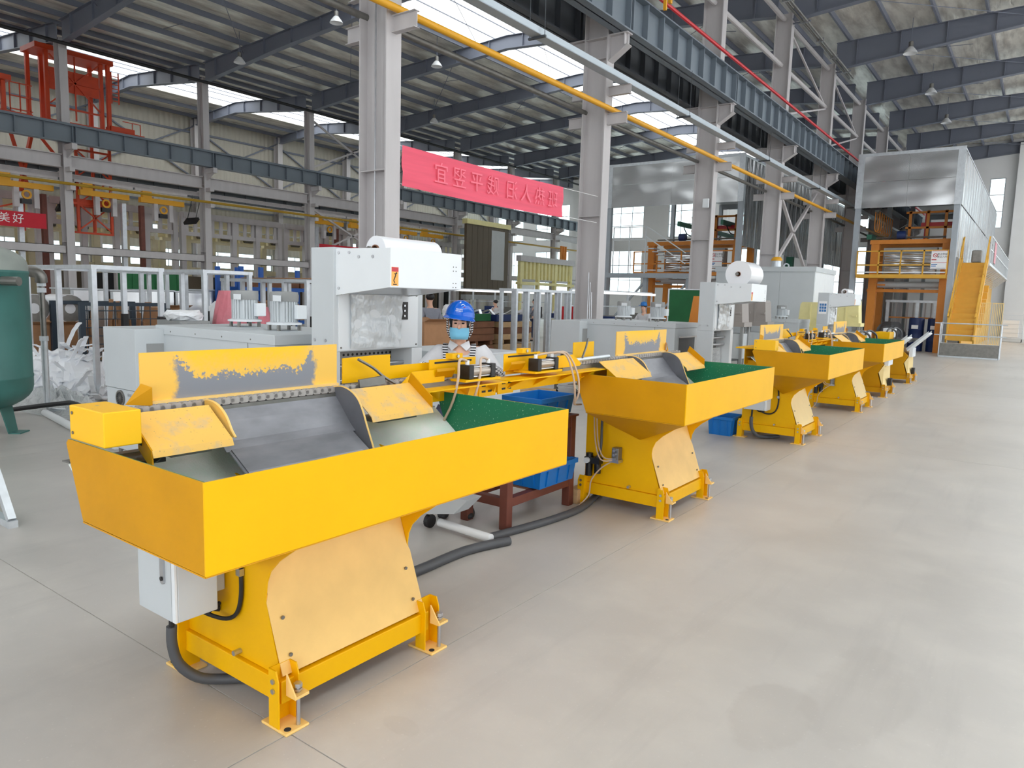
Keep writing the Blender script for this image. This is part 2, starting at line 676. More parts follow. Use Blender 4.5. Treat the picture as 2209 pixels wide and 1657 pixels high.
def text_obj(body, name, size, m, parent, loc, rot, mirror=False, ext=.0008):
    cu = bpy.data.curves.new(name, 'FONT')
    cu.body = body
    cu.size = size
    cu.align_x = 'CENTER'
    cu.align_y = 'CENTER'
    cu.extrude = ext
    cu.resolution_u = 2
    cu.materials.append(M[m])
    t = bpy.data.objects.new(name, cu)
    COL.objects.link(t)
    t.parent = parent
    t.location = loc
    t.rotation_euler = rot
    if mirror:
        t.scale = (-1, 1, 1)
    return t


# ------------------------------------------------------------------ building shell
Y0, Y1 = -6.3, 55.4
XA, XB, XC, XR = -7.75, -32.2, -43.5, 16.0
BAY = [7.3 + 6 * n for n in range(-1, 9)]

floor = struct(MB().box(XC - .3, XR, Y0, Y1 + .3, -.25, -.004).o('floor', 'joint_filler'))
xe = [XC, -37.6, -31.7, -25.8, -19.9, -14.0, -8.1, -2.2, 3.7, 9.6, XR]
ye = [Y0, 1.62, 9.5, 17.4, 25.3, 33.2, 41.1, 49.0, Y1]
for i in range(len(xe) - 1):
    for j in range(len(ye) - 1):
        g = .003
        MB().box(xe[i] + g, xe[i + 1] - g, ye[j] + g, ye[j + 1] - g, -.0035, 0).o('floor_slab', 'concrete', floor)


def zr(x):
    if x > 4:
        return 12.1 + .03 * 11.75 - .03 * (x - 4)
    if x > XA:
        return 12.1 + .03 * (x - XA)
    if x > -19.2:
        return 12.1 + .65 * (XA - x) / 11.45
    if x > XB:
        return 12.75 - .65 * (-19.2 - x) / 13.0
    if x > -38.7:
        return 12.1 + .5 * (XB - x) / 6.5
    return 12.6 - .4 * (-38.7 - x) / 4.8


b = MB()
for x0, x1 in ((XR, 7.5), (.5, XA), (XA, -17.3), (-21.2, XB), (XB, -37.0), (-40.4, XC)):
    b.bar((x0, (Y0 + Y1) / 2, zr(x0) + .05), (x1, (Y0 + Y1) / 2, zr(x1) + .05), Y1 - Y0, .06)
ceiling = struct(b.o('ceiling', 'roof_foil'))

# purlins run the length of the hall, one C-section each
pur = MB().box(-.035, .035, Y0, Y1, -.2, 0).mesh('purlin', 'rafter_grey')
px = [XA + .7 + 1.5 * i for i in range(15)] + [XA - .7 - 1.45 * i for i in range(17)] + [XB - .7 - 1.45 * i for i in range(8)]
for x in px:
    if .7 < x < 7.3 or -21.0 < x < -17.5 or -40.2 < x < -37.2 or x > 15.8 or x < XC:
        continue
    o = bpy.data.objects.new('purlin', pur)
    COL.objects.link(o)
    o.parent = ceiling
    o.location = (x, 0, zr(x) + .02)


def rafter(prof_b):
    """tapered I-section: bottom profile [(x,z)], top follows the roof"""
    xs = [p[0] for p in prof_b]
    top = [(x, zr(x) - .19) for x in xs]
    b = MB()
    for i in range(len(xs) - 1):
        b.prism([prof_b[i], prof_b[i + 1], top[i + 1], top[i]], 'y', -.012, .012)
        b.bar((xs[i], 0, prof_b[i][1]), (xs[i + 1], 0, prof_b[i + 1][1]), .26, .03)
        b.bar((xs[i], 0, top[i][1]), (xs[i + 1], 0, top[i + 1][1]), .26, .02)
        n = max(1, int(abs(xs[i + 1] - xs[i]) / 1.5))
        for k in range(n):
            t = (k + .5) / n
            x = xs[i] + (xs[i + 1] - xs[i]) * t
            z0 = prof_b[i][1] + (prof_b[i + 1][1] - prof_b[i][1]) * t
            b.box(x - .012, x + .012, -.1, .1, z0, top[i][1] + (top[i + 1][1] - top[i][1]) * t)
    return b.mesh('rafter', 'rafter_grey')


rm = [rafter([(-7.5, 10.95), (-1.5, 11.5), (4, 11.75), (9.5, 11.5), (15.8, 10.95)]),
      rafter([(-8.0, 11.15), (-12.5, 11.6), (-19.2, 12.05), (-26.5, 11.6), (-31.95, 11.1)]),
      rafter([(-32.45, 11.2), (-38.7, 11.85), (-43.3, 11.6)])]
for y in BAY:
    for me in rm:
        o = bpy.data.objects.new('rafter', me)
        COL.objects.link(o)
        o.parent = ceiling
        o.location = (0, y, 0)
# sag rods and diagonal ties under the roof
for y in BAY[:-1]:
    b = MB()
    for x0, x1 in ((-9.5, -16.5), (-22, -29)):
        b.cyl((x0, y, zr(x0) - .4), (x1, y + 6, zr(x1) - .4), .014, 6)
    b.cyl((-6.8, y, 11.6), (-1.5, y + 6, 11.85), .014, 6)
    for x in (-10.5, -13.5, -24, -28.5, -3.2, 1.2):
        b.bar((x, y + 3.0, zr(x) - .2), (x - 1.45, y + 3.0, zr(x - 1.45) - .06), .02, .02)
    b.o('roof_tie', 'rafter_grey', ceiling)
# translucent ridge skylights, one sheet per slope and bay, with glazing bars
for j in range(len(BAY)):
    ya = BAY[j - 1] if j else Y0
    yb = BAY[j]
    for x0, x1 in ((7.5, 4.0), (4.0, .5), (-17.3, -19.2), (-19.2, -21.2), (-37.0, -38.7), (-38.7, -40.4)):  # first two spans: unseen skylight over the aisle hall, added for top light
        MB().bar((x0, (ya + yb) / 2, zr(x0) + .10), (x1, (ya + yb) / 2, zr(x1) + .10), yb - ya - .06, .012).o('skylight_panel', 'skylight_sheet', ceiling)
    b = MB()
    for x in (-18.2, -19.2, -20.2, -37.8, -38.7, -39.6):
        b.box(x - .015, x + .015, ya, yb, zr(x) + .04, zr(x) + .08)
    b.cyl((-17.6, ya, zr(-17.6) - .05), (-20.9, yb, zr(-20.9) - .05), .012, 6)
    b.cyl((-37.2, ya, zr(-37.2) - .05), (-40.2, yb, zr(-40.2) - .05), .012, 6)
    b.o('skylight_bar', 'rafter_grey', ceiling)


# columns: H sections
def hcol(d, w, z1, m='column_grey'):
    b = MB()
    b.box(d / 2 - .025, d / 2, -w / 2, w / 2, 0, z1)
    b.box(-d / 2, -d / 2 + .025, -w / 2, w / 2, 0, z1)
    b.box(-d / 2 + .025, d / 2 - .025, -.01, .01, 0, z1)
    b.box(-d / 2 - .1, d / 2 + .1, -w / 2 - .08, w / 2 + .08, 0, .03)
    for z in (3.4, 6.5, 6.9):
        b.box(-d / 2 + .02, d / 2 - .02, -w / 2 + .01, w / 2 - .01, z, z + .015)
    return b.mesh('column', m)


cA = hcol(.54, .28, 11.2)
corb = MB()
for s in (1, -1):
    corb.prism([(.27 * s, 6.46), (.66 * s, 6.72), (.66 * s, 6.93), (.27 * s, 6.93)], 'y', -.012, .012)
    corb.bar((.26 * s, 0, 6.44), (.68 * s, 0, 6.71), .2, .02)
    corb.box(*sorted((.27 * s, .68 * s)), -.11, .11, 6.92, 6.945)
    corb.box(*sorted((.60 * s, .62 * s)), -.1, .1, 6.7, 6.93)
corbm = corb.mesh('corbel', 'column_grey')


def chan(x0, x1, z0, z1, w=.1):
    b = MB()
    b.box(x0, x1, -.006, .006, z0, z1)
    b.box(x0, x1, -w / 2, w / 2, z1 - .008, z1)
    b.box(x0, x1, -w / 2, w / 2, z0, z0 + .008)
    return b


br1 = MB()
for x0, x1 in ((-.66, -.27), (.27, .70)):
    c = chan(x0, x1, 5.22, 5.44)
    br1.add(c.v, c.f)
br1 = br1.mesh('pipe_bracket', 'column_grey')
br2 = MB()
for x0, x1 in ((-.6, -.27), (.27, .76)):
    c = chan(x0, x1, 5.78, 5.96)
    br2.add(c.v, c.f)
br2 = br2.mesh('tray_bracket', 'column_grey')


def link(name, me, parent=None, loc=(0, 0, 0)):
    o = bpy.data.objects.new(name, me)
    COL.objects.link(o)
    o.parent = parent
    o.location = loc
    return o


colsA = []
for j, y in enumerate(BAY[1:]):
    c = struct(link('column', cA, None, (XA, y, 0)))
    colsA.append(c)
    link('corbel', corbm, c)
    link('pipe_bracket', br1, c)
    link('tray_bracket', br2, c)
    if j == 0:
        MB().cyl((.02, -.10, 1.5), (.02, -.10, 11), .012, 8).o('conduit', 'bright_steel', c)
    if j == 2:
        MB().box(.02, .2, -.20, -.14, 4.25, 4.5).o('junction_box', 'white_enamel', c, bevel=.02)
cBm = hcol(.46, .30, 11.3)
for y in BAY[2:]:
    c = struct(link('column', cBm, None, (XB, y, 0)))
    b = MB()
    b.box(.2, .9, -.1, .1, 7.0, 7.22)
    b.prism([(.23, 6.7), (.85, 7.0), (.23, 7.0)], 'y', -.02, .02)
    b.o('corbel', 'column_grey', c)
    b = MB()
    b.box(.2, .62, -.1, .1, 5.45, 5.62)
    b.box(.2, .62, -.1, .1, 6.18, 6.34)
    b.o('pipe_bracket', 'column_grey', c)
cCm = hcol(.5, .36, 12.0)
for y in BAY[2:]:
    struct(link('column', cCm, None, (XC + .35, y, 0)))


# crane runway beams with web stiffeners
def crane_beam(x, z0, z1, fl, m, pitch, ya=Y0, yb=Y1):
    b = MB()
    b.box(x - .012, x + .012, ya, yb, z0, z1)
    b.box(x - fl / 2, x + fl / 2, ya, yb, z0, z0 + .03)
    b.box(x - fl / 2, x + fl / 2, ya, yb, z1 - .03, z1)
    b.box(x - .04, x + .04, ya, yb, z1, z1 + .08)
    r = struct(b.o('crane_beam', m))
    st = MB().box(-fl / 2 + .03, fl / 2 - .03, -.012, .012, z0 + .03, z1 - .03).mesh('stiffener', m)
    y = 1.3
    while y < yb:
        if y > ya:
            link('stiffener', st, r, (x, y, 0))
            if abs((y - 1.3) % 6) < .01:
                link('stiffener', st, r, (x, y + .12, 0))
        y += pitch
    return r


crane_beam(-7.2, 6.95, 7.72, .34, 'beam_grey', .75)
crane_beam(-8.36, 6.95, 7.72, .34, 'beam_dark', .75)
crane_beam(-31.55, 7.24, 7.92, .34, 'beam_grey', 1.0)
crane_beam(XC + .95, 7.2, 7.8, .3, 'beam_dark', 1.5)
b = MB()
for j in range(1, len(BAY) - 1):
    y0, y1 = BAY[j] + .16, BAY[j + 1] - .16
    bb = MB()
    bb.box(XB - .01, XB + .01, y0, y1, 6.35, 6.85)
    bb.box(XB - .14, XB + .14, y0, y1, 6.83, 6.86)
    bb.box(XB - .14, XB + .14, y0, y1, 6.34, 6.37)
    struct(bb.o('tie_beam', 'column_grey'))
    bb = MB()
    bb.box(XB + .10, XB + .12, y0, y1, 2.95, 3.28)
    bb.box(XB - .10, XB + .12, y0, y1, 3.26, 3.28)
    bb.box(XB - .10, XB + .12, y0, y1, 2.95, 2.97)
    struct(bb.o('tie_beam', 'column_grey'))
# strut tubes between the tall columns above the runway and cross bracing
for j in range(1, len(BAY) - 1):
    bb = MB()
    for z in (9.55, 11.0):
        bb.cyl((XA, BAY[j] + .1, z), (XA, BAY[j + 1] - .1, z), .075, 10)
    if j in (4, 5):
        bb.bar((XA, BAY[j], 11), (XA, BAY[j + 1], 9.5), .06)
        bb.bar((XA, BAY[j], 8), (XA, BAY[j + 1], 9.5), .06)
    if j == 4:
        bb.bar((XA - .1, BAY[j] + .1, 6.2), (XA - .1, BAY[j + 1] - .1, 2.6), .1)
        bb.bar((XA - .1, BAY[j] + .1, 2.6), (XA - .1, BAY[j + 1] - .1, 6.2), .1)
    struct(bb.o('strut_tube', 'column_grey'))
for j in (4,):
    bb = MB()
    for z0, z1 in ((10.8, 8.2), (8.2, 10.8), (6.2, 3.6), (3.6, 6.2)):
        bb.bar((XB, BAY[j], z0), (XB, BAY[j + 1], z1), .09)
    struct(bb.o('cross_brace', 'column_grey'))

# services along the column rows
tag(MB().tube([(XA + .38, Y0, 5.50), (XA + .38, Y1 - .2, 5.50)], .055, 10).o('gas_pipe', 'pipe_yellow', smooth=True),
    'long yellow gas pipe on the column brackets above the sealing machines', 'pipe')
tag(MB().tube([(XA - .26, Y0, 5.52), (XA - .26, Y1 - .2, 5.52)], .05, 10).o('air_pipe', 'dull_steel', smooth=True),
    'long grey pipe on the inner ends of the column brackets', 'pipe')
b = MB()
b.box(XA + .52, XA + .72, Y0, Y1 - .2, 5.965, 5.975)
b.box(XA + .52, XA + .53, Y0, Y1 - .2, 5.97, 6.08)
b.box(XA + .71, XA + .72, Y0, Y1 - .2, 5.97, 6.08)
t = tag(b.o('cable_tray', 'tray_zinc'), 'long zinc cable tray under the grey crane runway', 'cable tray')
for y in (10.2, 16.2, 22.2, 28.2, 34.2):
    b = MB()
    b.box(XA + .45, XA + .79, y - .02, y + .02, 5.93, 5.965)
    b.cyl((XA + .47, y, 5.95), (XA + .47, y, 6.95), .006, 6)
    b.cyl((XA + .77, y, 5.95), (XA + .77, y, 6.95), .006, 6)
    b.o('tray_hanger', 'beam_dark', t)
tag(MB().tube([(-6.93, Y0, 7.86), (-6.93, Y1 - .3, 7.86)], .04, 8).o('conductor_rail', 'red_rail', smooth=True),
    'red conductor rail on top of the grey crane runway', 'rail')
tag(MB().tube([(XB + .45, 8, 5.69), (XB + .45, Y1 - .3, 5.69)], .06, 8).o('gas_pipe', 'pipe_ochre', smooth=True),
    'ochre pipe on brackets of the far column row beyond the red hoist frame', 'pipe')
tag(MB().tube([(XC + 1.2, Y0, 7.98), (XC + 1.2, 49, 7.98)], .055, 8).o('conductor_rail', 'orange_pipe', smooth=True),
    'thin orange conductor rail on the farthest crane runway', 'rail')

tag(MB().tube([(XB + .75, Y0, 10.95), (XB + .75, Y1 - .3, 10.95)], .07, 8).o('roof_conduit', 'black_rubber', smooth=True),
    'long dark conduit under the eave beside the orange mast crane', 'conduit')
t = thing('conduit_pair', 'pair of clamped grey conduits high along the tall columns', 'conduit', (XA + .63, 14, 10.75))
for x in (0, .14):
    MB().tube([(x, 0, 0), (x, 18, 0)], .045, 8).o('conduit', 'dull_steel', t, smooth=True)
for k in range(9):
    MB().box(-.06, .2, 1 + 2 * k - .02, 1 + 2 * k + .02, -.06, .06).o('clamp', 'bright_steel', t)
for k in range(3):
    MB().box(-.345, .2, 5.2 + 6 * k, 5.26 + 6 * k, .05, .09).o('bracket', 'rafter_grey', t)

# yellow crane trolley pieces on the grey runway near the frame's top edge
t = thing('crane_trolley', 'yellow crane end carriage bracket riding the red conductor rail', 'crane', (-6.75, 14.1, 7.83))
MB().box(-.45, .0, -.5, .3, .12, .4).o('carriage', 'pipe_yellow', t, bevel=.02)
MB().box(.0, .06, -.05, .0, -.3, .3).o('collector_arm', 'pipe_yellow', t)
MB().box(.0, .06, .16, .24, -.1, .3).o('collector_shoe', 'pipe_yellow', t)
MB().box(-.1, .1, -.45, -.3, .09, .12).o('buffer', 'black_rubber', t)

# end wall with tall windows
def wall_with_holes(name, m, axis, at, th, a0, a1, z0, z1, holes):
    """holes: list of (a, b, z0, z1) sorted along a, vertical stacks allowed"""
    b = MB()
    cuts = sorted({a0, a1} | {h[0] for h in holes} | {h[1] for h in holes})
    for u, v in zip(cuts, cuts[1:]):
        hs = sorted((h[2], h[3]) for h in holes if h[0] <= u and h[1] >= v)
        z = z0
        for q0, q1 in hs + [(z1, z1)]:
            if q0 > z + 1e-6:
                if axis == 'y':
                    b.box(u, v, at, at + th, z, q0)
                else:
                    b.box(at, at + th, u, v, z, q0)
            z = max(z, q1)
    return struct(b.o(name, m))


wn = [0]


def window(axis, at, a, b_, z0, z1, nx, nz, m='bright_steel'):
    wn[0] += 1
    fr = MB()
    f = .05
    def bx(u0, u1, q0, q1):
        if axis == 'y':
            fr.box(u0, u1, at + .04, at + .10, q0, q1)
        else:
            fr.box(at + .04, at + .10, u0, u1, q0, q1)
    bx(a, a + f, z0, z1); bx(b_ - f, b_, z0, z1); bx(a + f, b_ - f, z0, z0 + f); bx(a + f, b_ - f, z1 - f, z1)
    for i in range(1, nx):
        u = a + (b_ - a) * i / nx
        bx(u - .025, u + .025, z0 + f, z1 - f)
    for i in range(1, nz):
        q = z0 + (z1 - z0) * i / nz
        bx(a + f, b_ - f, q - .025, q + .025)
    w = struct(fr.o('window_%d' % wn[0], m))
    for i in range(nx):
        for k in range(nz):
            u0, u1 = a + (b_ - a) * i / nx + .03, a + (b_ - a) * (i + 1) / nx - .03
            q0, q1 = z0 + (z1 - z0) * k / nz + .03, z0 + (z1 - z0) * (k + 1) / nz - .03
            if axis == 'y':
                MB().box(u0, u1, at + .065, at + .072, q0, q1).o('pane', 'glazing', w)
            else:
                MB().box(at + .065, at + .072, u0, u1, q0, q1).o('pane', 'glazing', w)


hx = [(-42.6, -39.6), (-38.2, -34.6), (-30.6, -27.4), (-25.2, -22), (-19.5, -16.3), (-13.5, -10.3), (-3.5, -2.66), (3, 6), (9, 12)]
holes = []
for a, b_ in hx:
    holes += [(a, b_, 2.2, 5.9), (a, b_, 6.9, 10.0)]
holes = [h for h in holes if not (h[0] == -3.5 and h[2] < 3)]
wall_with_holes('wall_back', 'conc_wall', 'y', Y1, .25, XC - .3, XR, 0, 13, holes)
for a, b_, z0, z1 in holes:
    window('y', Y1, a, b_, z0, z1, max(1, round((b_ - a) / 1.1)), 3)
for x, w in ((-1.55, 1.1), (-8.6, .5), (-20.5, .6), (-33.5, 1.2)):
    struct(MB().box(x - w / 2, x + w / 2, Y1 - .45, Y1, 0, 12).o('trim_%d' % abs(int(x)), 'conc_wall'))
# unseen wall added behind the camera to cut light, with a wide gate opening, low sill along the open aisle side
wall_with_holes('wall_front', 'conc_wall', 'y', Y0 - .25, .25, XC - .3, XR, 0, 13, [(-2.0, 8.0, 0, 4.6), (-20, -16, 1.2, 5.5), (-8, -4, 1.2, 5.5), (-20, -16, 6.5, 10), (-2, 8, 6.5, 10)])
# unseen aisle wall added to cut side light, two big window bands (open panes)
hr = []
for y in BAY[:-1] + [-4.7]:
    hr += [(y + .5, y + 5.5, 1.0, 5.4), (y + .5, y + 5.5, 6.6, 10.0)]
wall_with_holes('wall_right', 'conc_wall', 'x', XR, .25, Y0 - .25, Y1, 0, 13, hr)
# corrugated side wall of the lean-to bay with a low window band
hl = [(y + .3, y + 5.7, 3.0, 4.1) for y in BAY[2:-1]] + [(y + .3, y + 5.7, 5.0, 5.5) for y in BAY[2:-1]]
wall_with_holes('wall_left', 'clad', 'x', XC - .2, .2, -6.3, Y1, 0, 12.3, hl)
for a, b_, z0, z1 in hl:
    window('x', XC - .2, a, b_, z0, z1, 4, 1)
b = MB()
for z in (2.5, 6.8, 8.4, 9.8, 11.2):
    b.box(XC + .0, XC + .06, 1, Y1, z, z + .12)
for y in BAY[2:-1]:
    b.bar((XC + .1, y, 11.6), (XC + .1, y + 6, 8.5), .08)
    b.bar((XC + .1, y, 8.5), (XC + .1, y + 6, 11.6), .08)
struct(b.o('trim_1', 'rafter_grey'))

# high-bay lamps
lm = thing('high_bay_lamp', 'x', 'lamp', (0, 0, -50))
MB().lathe([(.06, .18), (.09, .16), (.2, .02), (.24, -.06), (.235, -.065), (.18, -.02), (.05, .06)], n=20).o('shade', 'lamp_white', lm, smooth=True)
MB().lathe([(.05, .36), (.08, .34), (.08, .18), (.04, .17)], n=14).o('housing', 'dull_steel', lm)
MB().cyl((0, 0, .36), (0, 0, 1.18), .012, 6).o('rod', 'rafter_grey', lm)
lamps = [(-21.6, 18.2, 'grey bell lamp below the long skylight, between first two visible rafters'),
         (-27.9, 18.4, 'grey bell lamp near the far column row, first from camera'),
         (-21.8, 23.8, 'grey bell lamp below the skylight, second from camera'),
         (-27.8, 30.2, 'grey bell lamp near the far column row, second from camera'),
         (-4.8, 24.7, 'bell lamp under the foil roof of the aisle hall, first from camera'),
         (-4.8, 30.6, 'bell lamp under the foil roof of the aisle hall, second from camera'),
         (-4.8, 36.6, 'bell lamp under the foil roof of the aisle hall, third from camera'),
         (-4.8, 42.6, 'bell lamp under the foil roof of the aisle hall, fourth from camera')]
for i, (x, y, lb) in enumerate(lamps):
    z = zr(x) - 1.2
    if i == 0:
        o = lm
        o.location = (x, y, z)
        o['label'] = lb
    else:
        o = copy_tree(lm, None, (x, y, z), 0, lb)
    o['group'] = 'bell lamps under the roof'


# ------------------------------------------------------------------ yellow chute machines
def arc(cx, cz, r, a0, a1, n=6):
    return [(cx + r * math.cos(math.radians(a0 + (a1 - a0) * i / n)), cz + r * math.sin(math.radians(a0 + (a1 - a0) * i / n))) for i in range(n + 1)]


def feet(root, sx, sy, x, y, paint):
    """corner foot: base plate, channel leg, jack bolt"""
    b = MB()
    ox, oy = (sx * .012, sy * .012)
    for yy in (-.05, .044):
        b.prism([(-.03, .012), (.03, .012), (.03, .2), (.014, .245), (-.03, .245)] if sx > 0 else [(.03, .012), (-.03, .012), (-.03, .2), (-.014, .245), (.03, .245)], 'y', yy - .003, yy + .003)
    b.box(-.03, .03, -.047, .041, .012, .245) if False else b.box(-.033 if sx > 0 else .027, -.027 if sx > 0 else .033, -.05, .044, .012, .245)
    b.mv(x, y, 0)
    f = b.o('foot', paint, root)
    p = MB().box(x - .08, x + .08, y - .055, y + .055, 0, .012)
    p.o('base_plate', 'tan_yellow', f, bevel=.004)
    MB().ring((x + sx * .055, y - .03, .0121), (x + sx * .055, y - .03, .0135), .014, .0, 12).o('slot', 'dark_void', f)
    for z in (.16, .2):
        MB().cyl((x, y + sy * .048, z), (x, y + sy * .06, z), .011, 6).o('bolt', 'bright_steel', f)
    if sx > 0:
        jb = MB().cyl((x + .055, y + .02, .012), (x + .055, y + .02, .17), .009, 10)
        jb.cyl((x + .055, y + .02, .168), (x + .055, y + .02, .184), .017, 6)
        jb.cyl((x + .055, y + .02, .155), (x + .055, y + .02, .163), .017, 6)
        jb.o('jack_bolt', 'bright_steel', f)
        MB().box(x + .028, x + .085, y - .015, y + .05, .135, .147).prism([(x + .028, .147), (x + .085, .147), (x + .028, .225)], 'y', y - .015, y - .009).o('jack_bracket', 'tan_yellow', f)


LINK = MB()
for s in (-1, 1):
    LINK.prism([(-.022, -.008), (-.014, -.014), (.014, -.014), (.022, -.008), (.022, .008), (.014, .014), (-.014, .014), (-.022, .008)], 'x', s * .016 - .002, s * .016 + .002)
LINK.cyl((-.018, -.012, 0), (.018, -.012, 0), .009, 8)
LINKM = LINK.mesh('chain_link', 'chain_steel')


def machine(loc, label, drive=True, base_dy=0.0, armlen=1.45, paint='yellow_paint', detail=1, cover='tan_yellow'):
    """chute machine; drive=True: gearbox at -y end, rail arm towards +y; False mirrors the arm"""
    rt_ = thing('chute_machine', label, 'machine', loc, 0, 'yellow chute machines')
    deep_shade = 'yellow_deep_shade' if paint == 'yellow_paint' else paint
    by = base_dy
    # base frame
    b = MB()
    for x0, x1 in ((-.05, .0), (-.74, -.69)):
        b.box(x0, x1, by - .42, by + .42, .09, .185)
    for y0, y1 in ((-.42, -.37), (.37, .42)):
        b.box(-.69, -.05, by + y0, by + y1, .09, .185)
    b.o('base_frame', paint, rt_, bevel=.004)
    for sx, x in ((1, -.005), (-1, -.725)):
        for sy, y in ((-1, by - .40), (1, by + .42)):
            feet(rt_, sx, sy, x, y, paint)
    # body: waisted side profile flaring out under the trough
    neck = [(-.03, .187), (-.115, .45), (-.125, .50), (-.118, .55), (-.095, .60), (-.04, .655), (.06, .725)]
    prof = [(-.72, .187)] + neck + [(.20, .80), (.34, .865), (.0, .64), (-.12, .62), (-.46, .93), (-.72, 1.02)]
    outer = [(-.72, .187)] + neck + [(.20, .79), (.36, .87), (-.46, .98), (-.72, 1.0)]
    for y0, y1 in ((-.40, -.392), (.392, .40)):
        MB().prism(outer, 'y', by + y0, by + y1).o('side_plate', paint, rt_)
    b = MB()
    b.box(-.72, -.712, by - .392, by + .392, .187, 1.0)
    b.o('back_plate', paint, rt_)
    cv = [(-.022, .187)] + [(x + .008, z) for x, z in neck[1:]] + [(.20, .80), (.36, .876)]
    b = MB()
    b.strip([(-.03, .187), (-.222, .735)], 'y', by - .392, by + .392, .006)
    b.o('front_skin', paint, rt_)
    # bolted dusty cover sheet over the waist
    # the bolted cover is one flat sheet leaning back between the flared side plates
    cx = lambda z: -.022 - .357 * (z - .187)
    pl_ = [(-.402, .195), (.402, .195), (.402, .47), (.39, .50), (.39, .74), (-.39, .74), (-.39, .50), (-.402, .47)]
    b = MB()
    b.plate([(cx(z) + .010, by + y, z) for y, z in pl_], .004)
    c = b.o('cover_sheet', cover, rt_)
    if detail:
        for yy in (-.35, .345):
            for k, z in ((0, .26), (0, .4)):
                x = cx(z) + .004
                MB().cyl((x + .008, by + yy, z), (x + .014, by + yy, z), .008, 8).o('screw', 'dull_steel', c)
        for yy in (-.415, .415):
            MB().cyl((-.3, by + yy - .02, .21), (-.3, by + yy + .02, .21), .012, 6).o('earth_stud', 'bright_steel', c)
    # trough: panels (yellow outside, green inside), hopper skins
    L = .965
    b = MB()
    b.box(.406, .412, -L, L, .885, 1.16)
    b.mi = 1
    b.box(.402, .406, -L + .004, L - .004, .885, 1.158)
    b.o('front_panel', [paint, 'green_grit'], rt_)
    for s in (-1, 1):
        ep = [(-.44, 1.165), (-.455, 1.15), (-.44, 1.11), (-.35, .89), (.4055, .885), (.4055, 1.16)]
        b = MB()
        y = s * L
        b.prism(ep, 'y', min(y, y - s * .004), max(y, y - s * .004))
        b.mi = 1
        b.prism([(x if x < .4 else .404, z) for x, z in ep], 'y', min(y - s * .004, y - s * .008), max(y - s * .004, y - s * .008))
        b.o('end_panel', [deep_shade if s < 0 else paint, 'green_grit'], rt_)  # -y end takes the darker yellow: its shade is put into the colour
    A = [(-.35, s * L, .888) for s in (-1, 1)]
    F = [(.41, s * L, .884) for s in (-1, 1)]
    C = [(-.23, by + s * .40, .607) for s in (-1, 1)]
    G = [(-.35, by + s * .40, .888) for s in (-1, 1)]
    b = MB()
    for i, s in ((0, -1), (1, 1)):
        q = [A[i], C[i], F[i]]
        b.plate(q if s > 0 else q[::-1], .004)
        q = [A[i], G[i], C[i]]
        b.plate(q if s > 0 else q[::-1], .004)
    b.plate([F[0], F[1], C[1], C[0]], .004)
    b.o('hopper', deep_shade, rt_)
    # grit covered slope inside the trough
    b = MB()
    e_ = L - .01
    k_ = .56
    b.plate([(-.47, -e_, 1.068), (-.236, -e_, .892), (-.02, by - k_, .725), (-.02, by + k_, .725), (-.236, e_, .892), (-.47, e_, 1.068)][::-1], .004)
    b.mi = 1
    b.plate([(-.02, by - k_, .727), (.40, -e_, .891), (.40, e_, .891), (-.02, by + k_, .727)][::-1], .004)
    b.plate([(-.236, -e_, .894), (.40, -e_, .892), (-.02, by - k_, .729)], .003)
    b.plate([(-.236, e_, .894), (.40, e_, .892), (-.02, by + k_, .729)][::-1], .003)
    b.mi = 2
    b.plate([(-.52, -L + .01, 1.07), (-.466, -L + .01, 1.072), (-.466, L - .01, 1.072), (-.52, L - .01, 1.07)][::-1], .006)
    b.o('grit_slope', ['glass_grit', 'green_grit', 'dull_steel'], rt_)
    m = 1 if drive else -1
    # central steel chute with cheeks
    cy0, cy1 = (-.47, .19) if drive else (-.23, .43)
    b = MB()
    b.strip([(-.43, 1.245), (-.36, 1.17), (-.30, 1.10), (-.262, 1.066)], 'y', cy0, cy1, -.006)
    b.strip([(-.262, 1.068), (-.13, .985), (-.03, .88)], 'y', cy0 + .01, cy1 - .02, -.006)
    b.strip([(-.262, 1.074), (-.15, 1.004), (-.10, .95)], 'y', cy0 + .02, cy1 - .06, -.004)
    ch = b.o('chute', 'chute_steel', rt_)
    ck = [(-.42, 1.255), (-.36, 1.262), (-.30, 1.248), (-.25, 1.215), (-.215, 1.16), (-.19, 1.10), (-.14, .99), (-.09, .86), (-.16, .86), (-.28, 1.06), (-.37, 1.165), (-.44, 1.235)]
    short = [(-.42, 1.255), (-.37, 1.26), (-.31, 1.246), (-.26, 1.21), (-.225, 1.16), (-.20, 1.135), (-.26, 1.13), (-.37, 1.2), (-.44, 1.235)]
    for y, mm in ((cy0, ['wing_worn' if drive else 'cheek_steel', 'tan_yellow']), (cy1, ['cheek_steel', 'tan_yellow'])):
        b = MB()
        kk = short if y == cy0 else ck
        b.prism(kk, 'y', y - .003, y + .003)
        b.mi = 1
        b.tube([(x, y, z) for x, z in (kk[:6] if y == cy0 else kk[:8])], .0045, 5)
        b.o('cheek_plate', mm, ch)
    # sloping wing plates beside the chute
    for y0, y1, out in ((-.80, cy0 - .02, -1), (cy1 + .03, cy1 + .44, 1)):
        b = MB()
        b.strip([(-.35, 1.247), (-.19, 1.135), (-.18, 1.11)], 'y', y0, y1, -.004)
        w = b.o('wing_plate', 'wing_worn', rt_)
        yy = y0 if out < 0 else y1
        b = MB()
        b.prism([(-.36, 1.25), (-.19, 1.135), (-.19, 1.19), (-.34, 1.30)] if out > 0 else [(-.28, 1.20), (-.19, 1.135), (-.185, 1.08), (-.21, 1.08), (-.28, 1.13)], 'y', yy - .003, yy + .003)
        b.o('wing_flange', deep_shade, w)
        b = MB()
